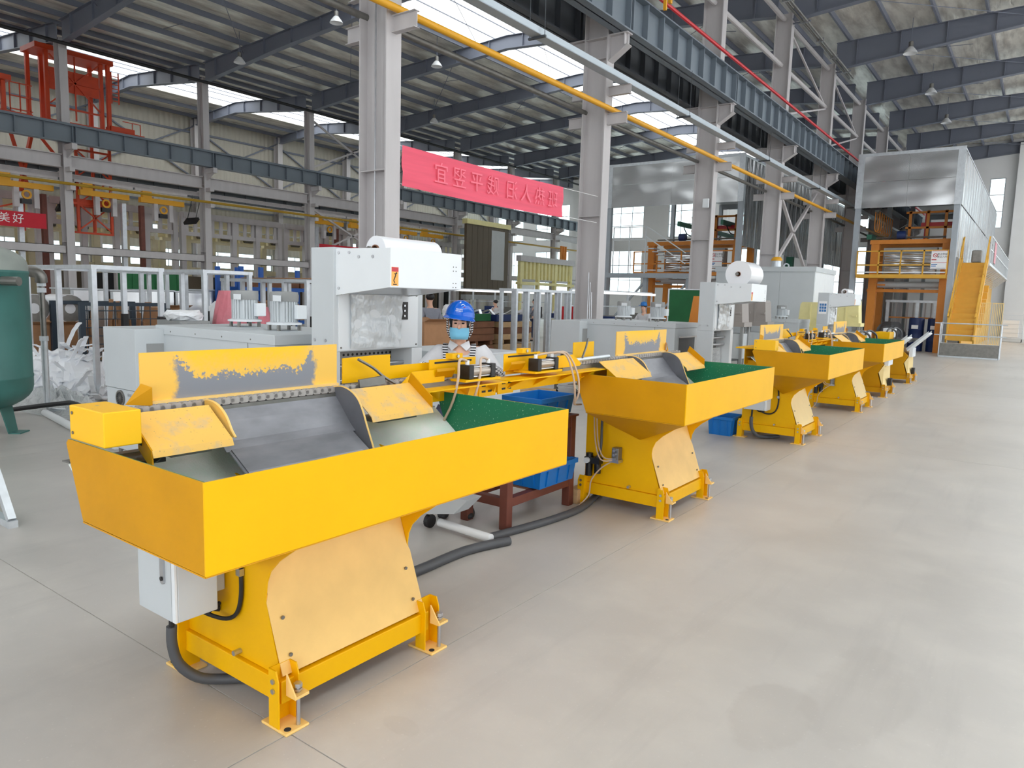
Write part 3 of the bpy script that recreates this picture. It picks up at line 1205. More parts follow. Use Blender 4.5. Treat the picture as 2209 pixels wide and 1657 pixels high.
        b.box(-.36, -.25, y0 + .1, y1 - .05, 1.085, 1.10)
        b.o('wing_support', 'dull_steel', w)
    # backboard behind the chain
    bc = (cy0 + cy1) / 2 + (-.09 if drive else .03)
    bb = MB().box(-.004, .004, -.47, .47, .0, .185).o('backboard', 'backboard_worn', rt_, loc=(-.46, bc, 1.268))
    MB().prism([(-.0, -.015), (.075, -.03), (.06, .055), (.0, .075)], 'x', -.002, .002).my().mv(.006, -.40, 0).o('backboard_gusset', deep_shade, bb) if False else None
    g = MB()
    g.plate([(.006, -m * .47, .07), (.03, -m * .44, .055), (.03, -m * .44, -.015), (.006, -m * .53, -.005)], .003)
    g.o('backboard_gusset', deep_shade, bb)
    MB().box(-.004, .02, -.47, .47, -.012, .0).o('backboard_lip', 'tan_yellow', bb)
    # chain on its rail
    yA, yB = (-.84, 1.25) if drive else (-armlen + .75, .8)
    b = MB().box(-.46, -.40, min(yA, yB), max(yA, yB), 1.19, 1.228)
    rail = b.o('chain_rail', 'dull_steel', rt_)
    if detail >= 2:
        y = yA
        while y < yB:
            link('chain_link', LINKM, rail, (-.425, y, 1.244))
            y += .042
    else:
        b = MB()
        y = yA
        while y < yB:
            b.add([(vx - .425, vy + y, vz + 1.244) for vx, vy, vz in LINK.v], LINK.f)
            y += .06
        b.o('chain', 'chain_steel', rt_, kind='stuff')
    # rear deck and supports under the rail
    b = MB()
    b.box(-.72, -.47, -.78, .78, 1.16, 1.175)
    b.box(-.70, -.69, -.5, .5, .95, 1.16)
    b.o('rear_deck', paint, rt_)
    if drive:
        # drive gearbox cover and its cables
        gb = MB().box(-.445, -.195, -.955, -.83, 1.165, 1.285).o('gearbox_cover', 'yellow_chipped', rt_, bevel=.004)
        MB().tube([(-.27, -.84, 1.19), (-.25, -.78, 1.13), (-.22, -.76, 1.10), (-.26, -.80, 1.07)], .008, 6).o('cable', 'black_rubber', gb)
        MB().box(-.4, -.25, -.83, -.72, 1.075, 1.09).o('gearbox_shelf', 'black_plastic', gb)
        for yy, zz in ((-.9559, 1.26), (-.9559, 1.19)):
            MB().cyl((-.42, yy - .003, zz), (-.42, yy, zz), .006, 6).o('screw', 'dull_steel', gb)
        # switch cabinet on the body side
        cb = MB().box(-.62, -.345, by - .64, by - .47, .40, .72).box(-.56, -.40, by - .47, by - .403, .45, .66).o('switch_cabinet', 'grey_enamel', rt_, bevel=.005)
        dr = MB().box(-.622, -.372, by - .652, by - .641, .402, .718).o('cabinet_door', 'grey_enamel', cb, bevel=.003)
        MB().box(-.368, -.345, by - .65, by - .641, .402, .718).o('cabinet_edge', 'white_enamel', cb)
        b = MB()
        b.lathe([(.0, 0), (.016, 0), (.016, .004), (.0, .004)], n=12)
        hd = MB()
        hd.prism([(-.425 + .015 * math.cos(t), .60 + (.04 if math.sin(t) > 0 else -.04) + .015 * math.sin(t)) for t in [2 * PI * i / 16 for i in range(16)]], 'y', by - .659, by - .652)
        h = hd.o('cabinet_latch', 'bright_steel', cb)
        MB().cyl((-.425, by - .663, .568), (-.425, by - .659, .568), .009, 10).o('cabinet_lock', 'black_plastic', cb)
        MB().tube([(-.30, by - .408, .74), (-.275, by - .412, .60), (-.272, by - .412, .47), (-.30, by - .414, .38), (-.36, by - .425, .34), (-.43, by - .46, .35), (-.47, by - .52, .40)], .009, 8).o('cabinet_cable', 'black_rubber', cb, smooth=True)
        MB().box(-.29, -.262, by - .424, by - .402, .545, .575).o('cable_clip', 'bright_steel', cb)
        MB().tube([(-.54, by - .56, .41), (-.545, by - .56, .30)], .012, 8).o('cable_tail', 'black_rubber', cb)
        MB().tube([(-.545, by - .56, .30), (-.545, by - .56, .22), (-.53, by - .54, .13), (-.49, by - .48, .06), (-.44, by - .40, .035), (-.36, by - .30, .03), (-.3, by - .2, .03)], .022, 10).o('cable_conduit', 'hose_grey', cb, smooth=True)
        for k in range(3):
            MB().tube([(-.52 + .03 * k, by - .52 + .02 * k, .41), (-.49 + .03 * k, by - .46, .36), (-.44, by - .405, .35 + .015 * k)], .009, 6).o('cabinet_cable', 'black_rubber', cb)
    else:
        # compressed air set on the body side
        av = MB().box(-.44, -.38, by - .47, by - .402, .42, .52).o('air_valve', 'dull_steel', rt_, bevel=.004)
        for z in (.43, .465, .5):
            MB().cyl((-.41, by - .49, z), (-.41, by - .47, z), .012, 8).o('valve_port', 'bright_steel', av)
        MB().box(-.45, -.37, by - .48, by - .405, .40, .425).o('valve_base', 'bright_steel', av)
        rg = MB()
        rg.cyl((-.66, by - .44, .25), (-.66, by - .44, .44), .03, 12)
        rg.cyl((-.58, by - .44, .28), (-.58, by - .44, .42), .028, 12)
        rg.box(-.69, -.55, by - .47, by - .405, .36, .41)
        fr = rg.o('air_regulator', 'black_plastic', rt_, smooth=True)
        MB().cyl((-.66, by - .495, .385), (-.66, by - .468, .385), .024, 14).o('pressure_gauge', 'white_enamel', fr)
        for k, pts in enumerate(([(-.42, by - .47, .43), (-.50, by - .50, .44), (-.57, by - .47, .56), (-.60, by - .45, .78), (-.61, by - .44, .90)],
                                 [(-.42, by - .47, .42), (-.51, by - .52, .42), (-.59, by - .48, .56), (-.62, by - .46, .80), (-.63, by - .44, .92)],
                                 [(-.43, by - .47, .41), (-.52, by - .49, .34), (-.60, by - .50, .23), (-.62, by - .50, .10), (-.66, by - .6, .015)])):
            MB().tube(pts, .006, 6).o('air_hose', 'hose_beige', fr, smooth=True)
        MB().tube([(-.58, by - .45, .42), (-.54, by - .47, .50), (-.55, by - .45, .70), (-.56, by - .43, .92)], .011, 6).o('air_hose', 'hose_grey', fr, smooth=True)
    # rail arm: box beam with gussets, guide plates, air cylinder
    e = m * armlen
    a0 = m * .43 if drive else m * .78
    lo, hi = min(a0, e), max(a0, e)
    arm = MB().box(-.46, -.40, lo, hi, 1.115, 1.19).box(-.47, -.30, lo, hi, 1.19, 1.198).o('rail_arm', paint, rt_)
    step = (hi - lo) / 4
    for k in range(4):
        y = lo + step * (k + .6)
        MB().plate([(-.40, y, 1.19), (-.31, y, 1.19), (-.40, y + m * .09, 1.125)], .005).o('gusset', paint, arm)
    b = MB()
    b.box(-.40, -.394, e - m * .16 if m > 0 else e, e if m > 0 else e - m * .16, 1.105, 1.195)
    pl = b.o('arm_end_plate', paint, arm)
    for z in (1.13, 1.165):
        for q in (.04, .10):
            MB().box(-.394, -.392, min(e - m * q, e - m * (q + .035)), max(e - m * q, e - m * (q + .035)), z, z + .012).o('slot', 'dark_void', arm)
    # fences
    if drive:
        MB().prism([(.30, 1.255), (.62, 1.255), (.62, 1.385), (.50, 1.385), (.30, 1.38)], 'x', -.49, -.484).o('guide_plate', paint, arm)
        MB().prism([(.62, 1.255), (1.0, 1.255), (1.0, 1.325), (.62, 1.325)], 'x', -.49, -.484).o('guide_plate', paint, arm)
        MB().prism([(.60, 1.225), (.95, 1.225), (.95, 1.295), (.70, 1.295)], 'x', -.40, -.394).o('guide_fence', paint, arm)
        MB().tube([(-.44, .36, 1.375), (-.42, .44, 1.33), (-.40, .5, 1.28), (-.38, .58, 1.235)], .008, 6).o('scraper_arm', 'dull_steel', arm)
        MB().bar((-.40, .33, 1.26), (-.36, .46, 1.275), .02, .04).o('scraper_blade', 'dull_steel', arm)
        yc = 1.17
    else:
        MB().prism([(-1.35 - .42, 1.205), (-1.35 + .05, 1.205), (-1.35 + .05, 1.33), (-1.35 - .42, 1.33)], 'x', -.49, -.484).o('guide_plate', paint, arm)
        MB().prism([(-.95, 1.25), (-.65, 1.25), (-.65, 1.385), (-.95, 1.385)], 'x', -.49, -.484).o('guide_plate', paint, arm)
        MB().prism([(-1.30, 1.225), (-1.0, 1.225), (-.98, 1.24), (-1.1, 1.31), (-1.30, 1.31)], 'x', -.40, -.394).o('guide_fence', paint, arm)
        MB().tube([(-.41, -1.1, 1.265), (-.41, -.55, 1.27)], .016, 10).o('glass_rod_tube', 'galvanised', arm, smooth=True)
        MB().tube([(-.44, -.82, 1.41), (-.42, -.88, 1.35), (-.40, -.96, 1.28)], .008, 6).o('scraper_arm', 'dull_steel', arm)
        yc = -1.56
    cy = MB().cyl((-.335, yc - .085, 1.275), (-.335, yc + .085, 1.275), .034, 16).o('air_cylinder', 'cyl_alu', rt_, smooth=True)
    for q in (-1, 1):
        MB().box(-.375, -.295, yc + q * .10 - .02, yc + q * .10 + .02, 1.235, 1.315).o('cylinder_head', 'black_plastic', cy, bevel=.004)
        MB().cyl((-.335, yc + q * .095, 1.315), (-.335, yc + q * .095, 1.34), .012, 8).o('hose_fitting', 'white_plastic', cy)
    for zz in (1.248, 1.302):
        for xx in (-.362, -.308):
            MB().cyl((xx, yc - .1, zz), (xx, yc + .1, zz), .004, 6).o('tie_rod', 'bright_steel', cy)
    MB().ring((-.335, yc + .1201, 1.275), (-.335, yc + .123, 1.275), .026, .012, 14).o('cylinder_cap', 'bright_steel', cy)
    MB().box(-.46, -.29, yc - .16, yc + .16, 1.222, 1.234).o('cylinder_bed', paint, cy)
    # stop plate with slot behind the cylinder
    sp = MB().prism([(yc - .30, 1.235), (yc + .03, 1.235), (yc + .03, 1.30), (yc + .10, 1.30), (yc + .10, 1.345), (yc - .30, 1.345)], 'x', -.44, -.434).o('stop_plate', paint, rt_)
    MB().box(-.434, -.432, yc - .26, yc + .06, 1.322, 1.332).o('slot', 'dark_void', sp)
    MB().box(-.45, -.40, yc - .15, yc - .06, 1.345, 1.375).o('stop_block', paint, sp)
    MB().cyl((-.40, yc - .105, 1.36), (-.392, yc - .105, 1.36), .01, 8).o('bolt', 'bright_steel', sp)
    MB().strip([(-.434, 1.235), (-.40, 1.245), (-.375, 1.285), (-.38, 1.30)], 'y', yc - .30, yc - .15, .003).o('guide_shoe', 'yellow_deep_shade', sp)
    if drive:
        for q, dx in ((-1, -.02), (1, .02)):
            MB().tube([(-.335, yc + q * .095, 1.335), (-.325, yc + q * .095 - .08, 1.345), (-.30, yc + q * .095 - .12, 1.24), (-.34, yc + q * .09 - .14, 1.08), (-.52, yc + q * .08 - .15, .80)], .0075, 8).o('air_hose', 'hose_beige', cy, smooth=True)
    else:
        for q, k in ((-1, 0), (1, 1)):
            MB().tube([(-.335, yc + q * .095, 1.335), (-.30, yc + .18 + .04 * k, 1.34), (-.27, yc + .26 + .06 * k, 1.20), (-.27, yc + .30 + .05 * k, 1.06), (-.32, yc + .38, .98), (-.45, yc + .62, .93), (-.6, yc + .95, .88)], .007, 8).o('air_hose', 'hose_beige', cy, smooth=True)
    return rt_


PX = -2.26
machine((PX, 2.05, 0), 'nearest yellow chute machine, with grey switch cabinet at its end', True, 0.0, 1.42, detail=2)
machine((PX - .005, 5.47, 0), 'second yellow chute machine from the camera, beside red table', False, .10, 1.97, detail=2)
machine((PX - .03, 9.55, 0), 'third yellow chute machine, grey cabinet over a small blue bin', True, .02, 1.42, cover='pale_yellow')
machine((PX - .04, 13.05, 0), 'fourth yellow chute machine, in front of cream hopper cover', False, .10, 1.97, cover='pale_yellow')


# two last machines with tilted grey trays instead of a green trough
def tray_machine(loc, label, pnt):
    r = thing('tray_machine', label, 'machine', loc, 0, 'tray machines at the row end')
    b = MB()
    for x0, x1 in ((-.05, .0), (-.74, -.69)):
        b.box(x0, x1, -.42, .42, .09, .185)
    for y0, y1 in ((-.42, -.37), (.37, .42)):
        b.box(-.69, -.05, y0, y1, .09, .185)
    b.o('base_frame', pnt, r)
    for sx, x in ((1, -.005), (-1, -.725)):
        for sy, y in ((-1, -.40), (1, .42)):
            feet(r, sx, sy, x, y, pnt)
    MB().prism([(-.74, .187), (-.05, .187), (-.13, .45), (-.05, .62), (-.4, .95), (-.74, .95)], 'y', -.38, .38).o('body', 'yellow_deep_shade', r)
    MB().plate([(-.02, -.38, .187), (-.02, .38, .187), (-.11, .36, .47), (-.03, .30, .62), (-.03, -.34, .62), (-.11, -.38, .47)], .006).o('cover_sheet', 'pale_yellow', r)
    MB().box(-.02, .04, .1, .25, .19, .33).o('vent_louvre', 'dark_void', r)
    tr = MB().plate([(-.1, -.28, .75), (-.1, .28, .75), (.30, .28, 1.16), (.30, -.28, 1.16)][::-1], .03).o('tilted_tray', 'white_enamel', r)
    for s in (-.28, .28):
        MB().prism([(-.1, .75), (.30, 1.16), (.30, 1.21), (-.12, .80)], 'y', s - .006, s + .006).o('tray_lip', 'grey_enamel', tr)
    MB().box(-.05, .02, -.25, .25, .6, .80).o('tray_bracket', 'white_enamel', tr)
    MB().box(-.75, .0, -.9, .9, .95, 1.0).o('belt_bed', 'black_rubber', r)
    for s in (-.5, .2):
        MB().tube([(-.5, s, 1.0), (-.5, s, 1.18), (-.45, s + .12, 1.24), (-.35, s + .25, 1.15), (-.35, s + .28, 1.0)], .02, 8).o('hose', 'hose_grey', r)
    MB().box(-.7, -.4, -.8, -.2, 1.0, 1.16).o('feed_head', 'yellow_paint', r, bevel=.01)
    MB().box(-.72, -.5, .3, .8, 1.0, 1.22).o('feed_guide', 'white_enamel', r, bevel=.01)


tray_machine((PX - .07, 15.65, 0), 'tray machine with dark tall louvre and tilted white tray, nearer of the two', 'yellow_deep_shade')
tray_machine((PX - .09, 18.95, 0), 'tray machine with tilted white tray at far end of yellow row', 'yellow_deep_shade')


# ------------------------------------------------------------------ shrink tunnels and sealing towers
def caster(parent, x, y, r=.05):
    c = MB().cyl((x - .018, y, r), (x + .018, y, r), r, 14).o('caster', 'black_rubber', parent, smooth=True)
    MB().box(x - .03, x + .03, y - .03, y + .03, 2 * r + .005, 2 * r + .02).o('caster_fork', 'dull_steel', c)


def motor(parent, x, y, z, k=1.0):
    b = MB()
    r = .12 * k
    b.cyl((x, y, z + .07), (x, y, z + .25 * k), r * .86, 20)
    for i in range(28):
        t = 2 * PI * i / 28
        if i % 7 == 3:
            continue
        b.bar((x + math.cos(t) * r * .93, y + math.sin(t) * r * .93, z + .075), (x + math.cos(t) * r * .93, y + math.sin(t) * r * .93, z + .25 * k), .007, r * .16, (math.cos(t + PI / 2), math.sin(t + PI / 2), 0))
    m = b.o('motor', 'grey_enamel', parent)
    MB().lathe([(r * 1.0, .25 * k), (r * 1.02, .30 * k), (r * .96, .33 * k), (r * .5, .335 * k)], (x, y, z), 20).o('fan_cowl', 'grey_enamel_dark', m, smooth=True)
    MB().lathe([(r * 1.25, .05), (r * 1.25, .065), (r * .9, .075)], (x, y, z), 24).o('motor_flange', 'white_enamel', m)
    for t in (.6, 2.2, 3.7, 5.3):
        MB().cyl((x + math.cos(t) * r * 1.1, y + math.sin(t) * r * 1.1, z), (x + math.cos(t) * r * 1.1, y + math.sin(t) * r * 1.1, z + .05), .016, 8).o('motor_post', 'dull_steel', m)
    MB().box(x + r * .9, x + r * 1.3, y + .02, y + .12, z + .1, z + .22 * k).o('terminal_box', 'white_enamel', m, bevel=.006)
    MB().box(x + r * .1, x + r * .95, y - r * 1.02, y - r * .95, z + .25 * k, z + .30 * k).o('name_plate', 'white_enamel', m)


def film_sheet(parent, x, y0, y1, z0, z1, m='film_drape', seed=1):
    rnd = random.Random(seed)
    ny, nz = 26, 22
    vs, fs = [], []
    ph = [rnd.uniform(0, 6) for _ in range(6)]
    for j in range(nz + 1):
        for i in range(ny + 1):
            u, v = i / ny, j / nz
            d = .006 * math.sin(u * 17 + ph[0] + 3 * v) + .008 * math.sin((u - .5) ** 2 * 30 * (1 - v) + v * 9 + ph[1]) + .004 * math.sin(v * 26 + u * 5 + ph[2])
            vs.append((x + .012 + d, y0 + (y1 - y0) * u, z0 + (z1 - z0) * v))
    for j in range(nz):
        for i in range(ny):
            a = j * (ny + 1) + i
            fs.append((a, a + 1, a + ny + 2, a + ny + 1))
    o = MB().add(vs, fs).o('film_drape', m, parent)
    for p in o.data.polygons:
        p.use_smooth = True
    return o


def unit(y0, n, lab_tower, lab_tunnel, roll_r, roll_lab, poster=False, ty=0.0):
    # sealing tower
    t = thing('sealing_tower', lab_tower, 'machine', (-4.1, y0, 0), 0, 'grey sealing towers')
    MB().box(-.25, 0, 0, .92, 1.27, 2.02).o('upper_housing', 'grey_enamel', t, bevel=.004)
    MB().box(-.25, 0, 0, .06, .12, 1.27).o('side_panel', 'grey_enamel', t, bevel=.003)
    MB().box(-.25, 0, .80, .92, .12, 1.27).o('side_panel', 'white_enamel', t, bevel=.003)
    MB().box(-.25, 0, .06, .80, .12, .62).o('lower_panel', 'grey_enamel', t)
    MB().box(-.25, -.235, .06, .80, .62, 1.27).o('perforated_plate', 'perforated', t)
    fp = MB().box(0, .006, .04, .86, 1.28, 1.72).o('front_panel', 'white_enamel', t)
    for y in (.06, .84):
        for z in (1.30, 1.69):
            MB().cyl((.006, y, z), (.012, y, z), .007, 8).o('screw', 'dull_steel', fp)
    for z in (1.04, 1.15):
        MB().cyl((-.10, .06, z), (-.10, .80, z), .016, 12).o('roller', 'bright_steel', t, smooth=True)
    film_sheet(t, .004, .14, .66, 1.29, 1.69, seed=n)
    film_sheet(t, -.16, .08, .78, .64, .98, 'clear_film', seed=n + 5)
    cp = MB().box(.006, .012, .66, .74, 1.50, 1.64).o('control_plate', 'label_black', t)
    for z in (1.53, 1.57, 1.61):
        MB().cyl((.012, .70, z), (.018, .70, z), .009, 8).o('push_button', 'bright_steel', cp)
    for y in (.30, .40):
        for z in (1.35,):
            MB().cyl((-.09 - .12 * (y - .3) / .1, -.006, z), (-.09 - .12 * (y - .3) / .1, 0, z), .012, 8).o('bolt', 'bright_steel', t)
    # hood with open underside
    hd = MB()
    hp = [(.0, 1.68), (.55, 1.745), (.55, 2.005), (.0, 2.01)]
    for y in (.02, .745):
        hd.prism(hp, 'y', y, y + .006)
    hd.box(.544, .55, .026, .745, 1.745, 2.005)
    h = hd.o('hood', 'white_enamel', t)
    MB().box(.02, .54, .03, .74, 1.80, 1.81).o('hood_tray', 'grey_enamel_dark', h)
    MB().prism([(.10, 1.695), (.50, 1.742), (.50, 1.75), (.10, 1.703)], 'y', .03, .74).o('hood_lip', 'bright_steel', h)
    for x, z in ((.03, 1.98), (.14, 1.98), (.24, 1.95), (.38, 1.95), (.03, 1.73)):
        MB().cyl((x, .014, z), (x, .02, z), .011, 8).o('bolt', 'bright_steel', h)
    for y in (.66, .69):
        for z in (1.76, 1.79, 1.88, 1.91):
            MB().cyl((.55, y, z), (.552, y, z), .004, 6).o('screw', 'label_black', h)
    st = MB().box(.5502, .551, .03, .095, 1.755, 1.88).o('warning_label', 'label_orange', h)
    MB().box(.551, .5515, .031, .094, 1.85, 1.879).o('label_band', 'label_red', st)
    b = MB()
    b.bar((.5515, .05, 1.79), (.5515, .07, 1.83), .0012, .008)
    b.bar((.5515, .07, 1.83), (.5515, .058, 1.838), .0012, .008)
    b.bar((.5515, .05, 1.79), (.5515, .06, 1.775), .0012, .007)
    b.ball((.5515, .075, 1.84), (.001, .007, .007), 8, 6)
    b.box(.551, .5516, .045, .08, 1.762, 1.768)
    b.o('label_symbol', 'label_black', st, kind='stuff')
    for x in (-.22, -.03):
        for y in (.05, .87):
            MB().box(x - .02, x + .02, y - .02, y + .02, 0, .12).o('leg', 'dull_steel', t)
    if poster:
        ps = MB().box(-.22, -.04, -.006, -.001, 1.52, 1.82).o('wall_chart', 'sign_white', t)
        for i in range(3):
            for k in range(3):
                MB().box(-.205 + .055 * i, -.16 + .055 * i, -.0075, -.006, 1.57 + .07 * k, 1.625 + .07 * k).o('chart_picture', 'label_blue', ps)
    # film roll lying in the open hood top
    zc = {1: 2.0, 2: 2.15, 3: 2.05}[n]
    xc = -3.80
    r = thing('film_roll', roll_lab, 'film roll', (xc, y0 + .12, zc), 0, 'film rolls on the towers')
    MB().ring((0, 0, 0), (0, .58, 0), roll_r, .035, 32).o('wound_film', 'film_white', r, smooth=True)
    MB().ring((0, -.01, 0), (0, .59, 0), .038, .03, 20).o('core', 'wood_brown', r, smooth=True)
    for yy in (-.06, .64):
        MB().cyl((0, yy - .01, 0), (0, yy + .01, 0), .024, 12).o('spindle', 'dull_steel', r)
    # shrink tunnel running back from the tower
    q = thing('shrink_tunnel', lab_tunnel, 'machine', (-4.75, y0 + ty, 0), 0, 'grey shrink tunnels')
    b = MB()
    b.box(-1.75, -.02, -.03, 1.0, .30, 1.28)
    b.box(-.02, 0, -.03, .14, .30, 1.28)
    b.box(-.02, 0, .80, 1.0, .30, 1.28)
    b.box(-.02, 0, .14, .80, 1.14, 1.28)
    b.box(-.02, 0, .14, .80, .30, .70)
    b.o('body', 'grey_enamel', q)
    MB().box(-1.76, .01, -.042, 1.01, 1.28, 1.36).o('lid', 'grey_enamel', q, bevel=.004)
    MB().box(-.015, -.005, .15, .79, .71, 1.12).o('heat_curtain', 'hose_grey', q)
    MB().box(.0, .03, .12, .82, 1.12, 1.145).o('curtain_rail', 'bright_steel', q)
    MB().box(-.02, .38, .15, .79, .68, .70).o('conveyor_bed', 'dull_steel', q)
    MB().box(-.36, -.35, -.033, -.03, .30, 1.28).o('panel_joint', 'grey_enamel_dark', q)
    for x in (-1.5, -1.1, -.7, -.3):
        MB().cyl((x, -.045, 1.31), (x, -.042, 1.31), .007, 6).o('screw', 'dull_steel', q)
    lb = MB().box(-1.70, -1.64, -.034, -.031, 1.15, 1.25).o('warning_label', 'pipe_yellow', q)
    MB().box(-1.70, -1.64, -.0355, -.034, 1.22, 1.25).o('label_band', 'label_red', lb)
    motor(q, -1.22, .52, 1.36)
    motor(q, -.55, .46, 1.36)
    # entry cabinet at the back end
    e = MB()
    e.box(-2.20, -1.62, -.30, .95, .78, 1.33)
    ec = e.o('entry_cabinet', 'grey_enamel', q, bevel=.004)
    MB().box(-2.19, -1.63, -.29, .94, .22, .775).o('cabinet_base', 'grey_enamel', ec, bevel=.004)
    MB().box(-1.6195, -1.615, -.20, -.045, .82, 1.20).o('cabinet_opening', 'grey_enamel_dark', ec)
    fr = MB().ring((-1.93, -.302, .69), (-1.93, -.29, .69), .075, .06, 24).o('fan_ring', 'dull_steel', ec)
    MB().cyl((-1.93, -.296, .69), (-1.93, -.291, .69), .062, 20).o('fan_grille', 'dark_void', fr)
    for k in range(8):
        a = PI * k / 8
        MB().bar((-1.93 - .06 * math.cos(a), -.298, .69 - .06 * math.sin(a)), (-1.93 + .06 * math.cos(a), -.298, .69 + .06 * math.sin(a)), .003, .003).o('grille_wire', 'dull_steel', fr)
    for x in (-1.78, -1.74):
        MB().cyl((x, -.30, .735), (x, -.29, .735), .012, 8).o('indicator_lamp', 'bright_steel', ec)
    for x in (-2.12, -1.7, -.1):
        for y in (-.2 if x < -1 else .05, .9):
            MB().box(x - .025, x + .025, y - .025, y + .025, .12, .30).o('leg', 'dull_steel', q)
            caster(q, x, y)
    MB().tube([(-2.12, -.2, .16), (-.1, .05, .16)], .018, 8).o('frame_tube', 'white_enamel', q)
    return t


unit(3.43, 1, 'nearest grey sealing tower, at the shoulder of the worker in blue helmet', 'grey shrink tunnel with two ribbed motors behind the nearest yellow machine', .10, 'white film roll half sunk in hood of the nearest tower')
unit(10.85, 2, 'second grey sealing tower, beside the green board, largest film roll on top', 'grey shrink tunnel behind second yellow machine, dark curtain on its mouth', .2, 'thick white film roll standing high on second tower', ty=.1)
unit(18.2, 3, 'third grey sealing tower with blue picture chart on its side', 'grey shrink tunnel between second and third tower', .075, 'thin white film roll on third tower', poster=True, ty=0)


# ------------------------------------------------------------------ floor level frame, table, bins, hoses
t = thing('caster_trolley', 'white tube frame on a black caster under nearest trough', 'trolley', (-3.2, 3.84, 0))
MB().tube([(-.22, .0, .05), (.28, -.03, .05)], .03, 12).o('tube', 'white_plastic', t, smooth=True)
caster(t, -.30, -.02, .05)
MB().prism([(-.30, .12), (.0, .18), (.12, .30), (-.30, .30)], 'y', -.10, .06).o('skirt', 'grey_enamel', t)

t = thing('steel_table', 'red-brown welded steel table holding two blue bins', 'table', (-3.05, 4.15, 0))
for x in (0, -.37):
    for y in (0, .86):
        MB().box(x - .035, x + .035, y - .035, y + .035, 0, .75).o('leg', 'red_brown', t, bevel=.004)
for y0, y1, x in ((.035, .825, 0), (.035, .825, -.37)):
    MB().box(x - .03, x + .03, y0, y1, .17, .235).o('rail', 'red_brown', t)
    MB().box(x - .03, x + .03, y0, y1, .66, .74).o('rail', 'red_brown', t)
for y in (0, .86):
    MB().box(-.335, -.035, y - .03, y + .03, .17, .235).o('rail', 'red_brown', t)
    MB().box(-.335, -.035, y - .03, y + .03, .66, .74).o('rail', 'red_brown', t)
MB().box(-.42, .05, -.05, .91, .75, .765).o('table_top', 'red_brown', t)
MB().box(-.335, -.035, .3, .8, .235, .245).o('shelf', 'wood_brown', t)


def bin_box(loc, label, lx, ly, h, rz=0):
    t = thing('plastic_bin', label, 'bin', loc, rz, 'blue plastic bins')
    b = MB()
    tk = .006
    tp = .02
    o0 = [(-lx / 2 + tp, -ly / 2 + tp), (lx / 2 - tp, -ly / 2 + tp), (lx / 2 - tp, ly / 2 - tp), (-lx / 2 + tp, ly / 2 - tp)]
    o1 = [(-lx / 2, -ly / 2), (lx / 2, -ly / 2), (lx / 2, ly / 2), (-lx / 2, ly / 2)]
    ins = lambda q, d: [(x - d * (1 if x > 0 else -1), y - d * (1 if y > 0 else -1)) for x, y in q]
    rings = [[(x, y, 0) for x, y in o0], [(x, y, h) for x, y in o1], [(x, y, h) for x, y in ins(o1, tk)], [(x, y, tk) for x, y in ins(o0, tk)]]
    vs = sum(rings, [])
    fs = [(3, 2, 1, 0), (12, 13, 14, 15)]
    for r in range(3):
        for i in range(4):
            fs.append((r * 4 + i, r * 4 + (i + 1) % 4, r * 4 + 4 + (i + 1) % 4, r * 4 + 4 + i))
    b.add(vs, fs)
    b.o('shell', 'blue_plastic', t)
    for x0, x1, y0, y1 in ((-lx / 2 - .012, lx / 2 + .012, -ly / 2 - .012, -ly / 2 + .002), (-lx / 2 - .012, lx / 2 + .012, ly / 2 - .002, ly / 2 + .012),
                           (-lx / 2 - .012, -lx / 2 + .002, -ly / 2 + .002, ly / 2 - .002), (lx / 2 - .002, lx / 2 + .012, -ly / 2 + .002, ly / 2 - .002)):
        MB().box(x0, x1, y0, y1, h - .035, h + .004).o('rim', 'blue_plastic', t, bevel=.003)
    for k in (-.3, 0, .3):
        for s in (-1, 1):
            MB().bar((lx * k, s * (ly / 2 - tp + .004), .01), (lx * k, s * (ly / 2 + .002), h - .036), .012, .012).o('rib', 'blue_plastic', t)
            MB().bar((s * (lx / 2 - tp + .004), ly * k, .01), (s * (lx / 2 + .002), ly * k, h - .036), .012, .012).o('rib', 'blue_plastic', t)
    return t


bin_box((-3.26, 4.86, .765), 'open blue bin on top of the red-brown table', .36, .50, .15)
bin_box((-3.14, 4.72, .245), 'blue bin on the lower shelf of the red-brown table', .36, .52, .17)
bin_box((-3.25, 9.25, 0), 'small blue bin on the floor by third yellow machine', .32, .42, .24)

tag(MB().tube([(-2.98, 2.5, .03), (-2.93, 3.05, .03), (-2.93, 3.55, .03), (-2.83, 3.9, .03)], .032, 10).o('hose_sleeve', 'hose_grey', smooth=True),
    'grey foam sleeve hose lying behind nearest yellow machine', 'hose')
tag(MB().tube([(-2.98, 3.88, .028), (-2.88, 4.45, .028), (-2.86, 4.9, .028), (-2.95, 5.3, .028), (-3.1, 5.8, .028)], .028, 10).o('hose_sleeve', 'hose_grey', smooth=True),
    'grey foam sleeve hose lying in front of red-brown table', 'hose')
tag(MB().box(-.05, .05, -.09, .09, 0, .12).mv(-3.04, 5.16, 0).o('wood_block', 'wood', bevel=.004), 'wooden block leaning by the foot of second yellow machine', 'block')

t = thing('pallet', 'small bare wooden pallet on the floor behind worker', 'pallet', (-7.2, 10.0, 0), .2)
for k in range(5):
    MB().box(-.55, .55, -.45 + .2 * k, -.33 + .2 * k, .11, .13).o('deck_board', 'wood', t)
for k in (-.5, 0, .5):
    MB().box(k - .05, k + .05, -.45, .47, .0, .11).o('bearer', 'wood', t)

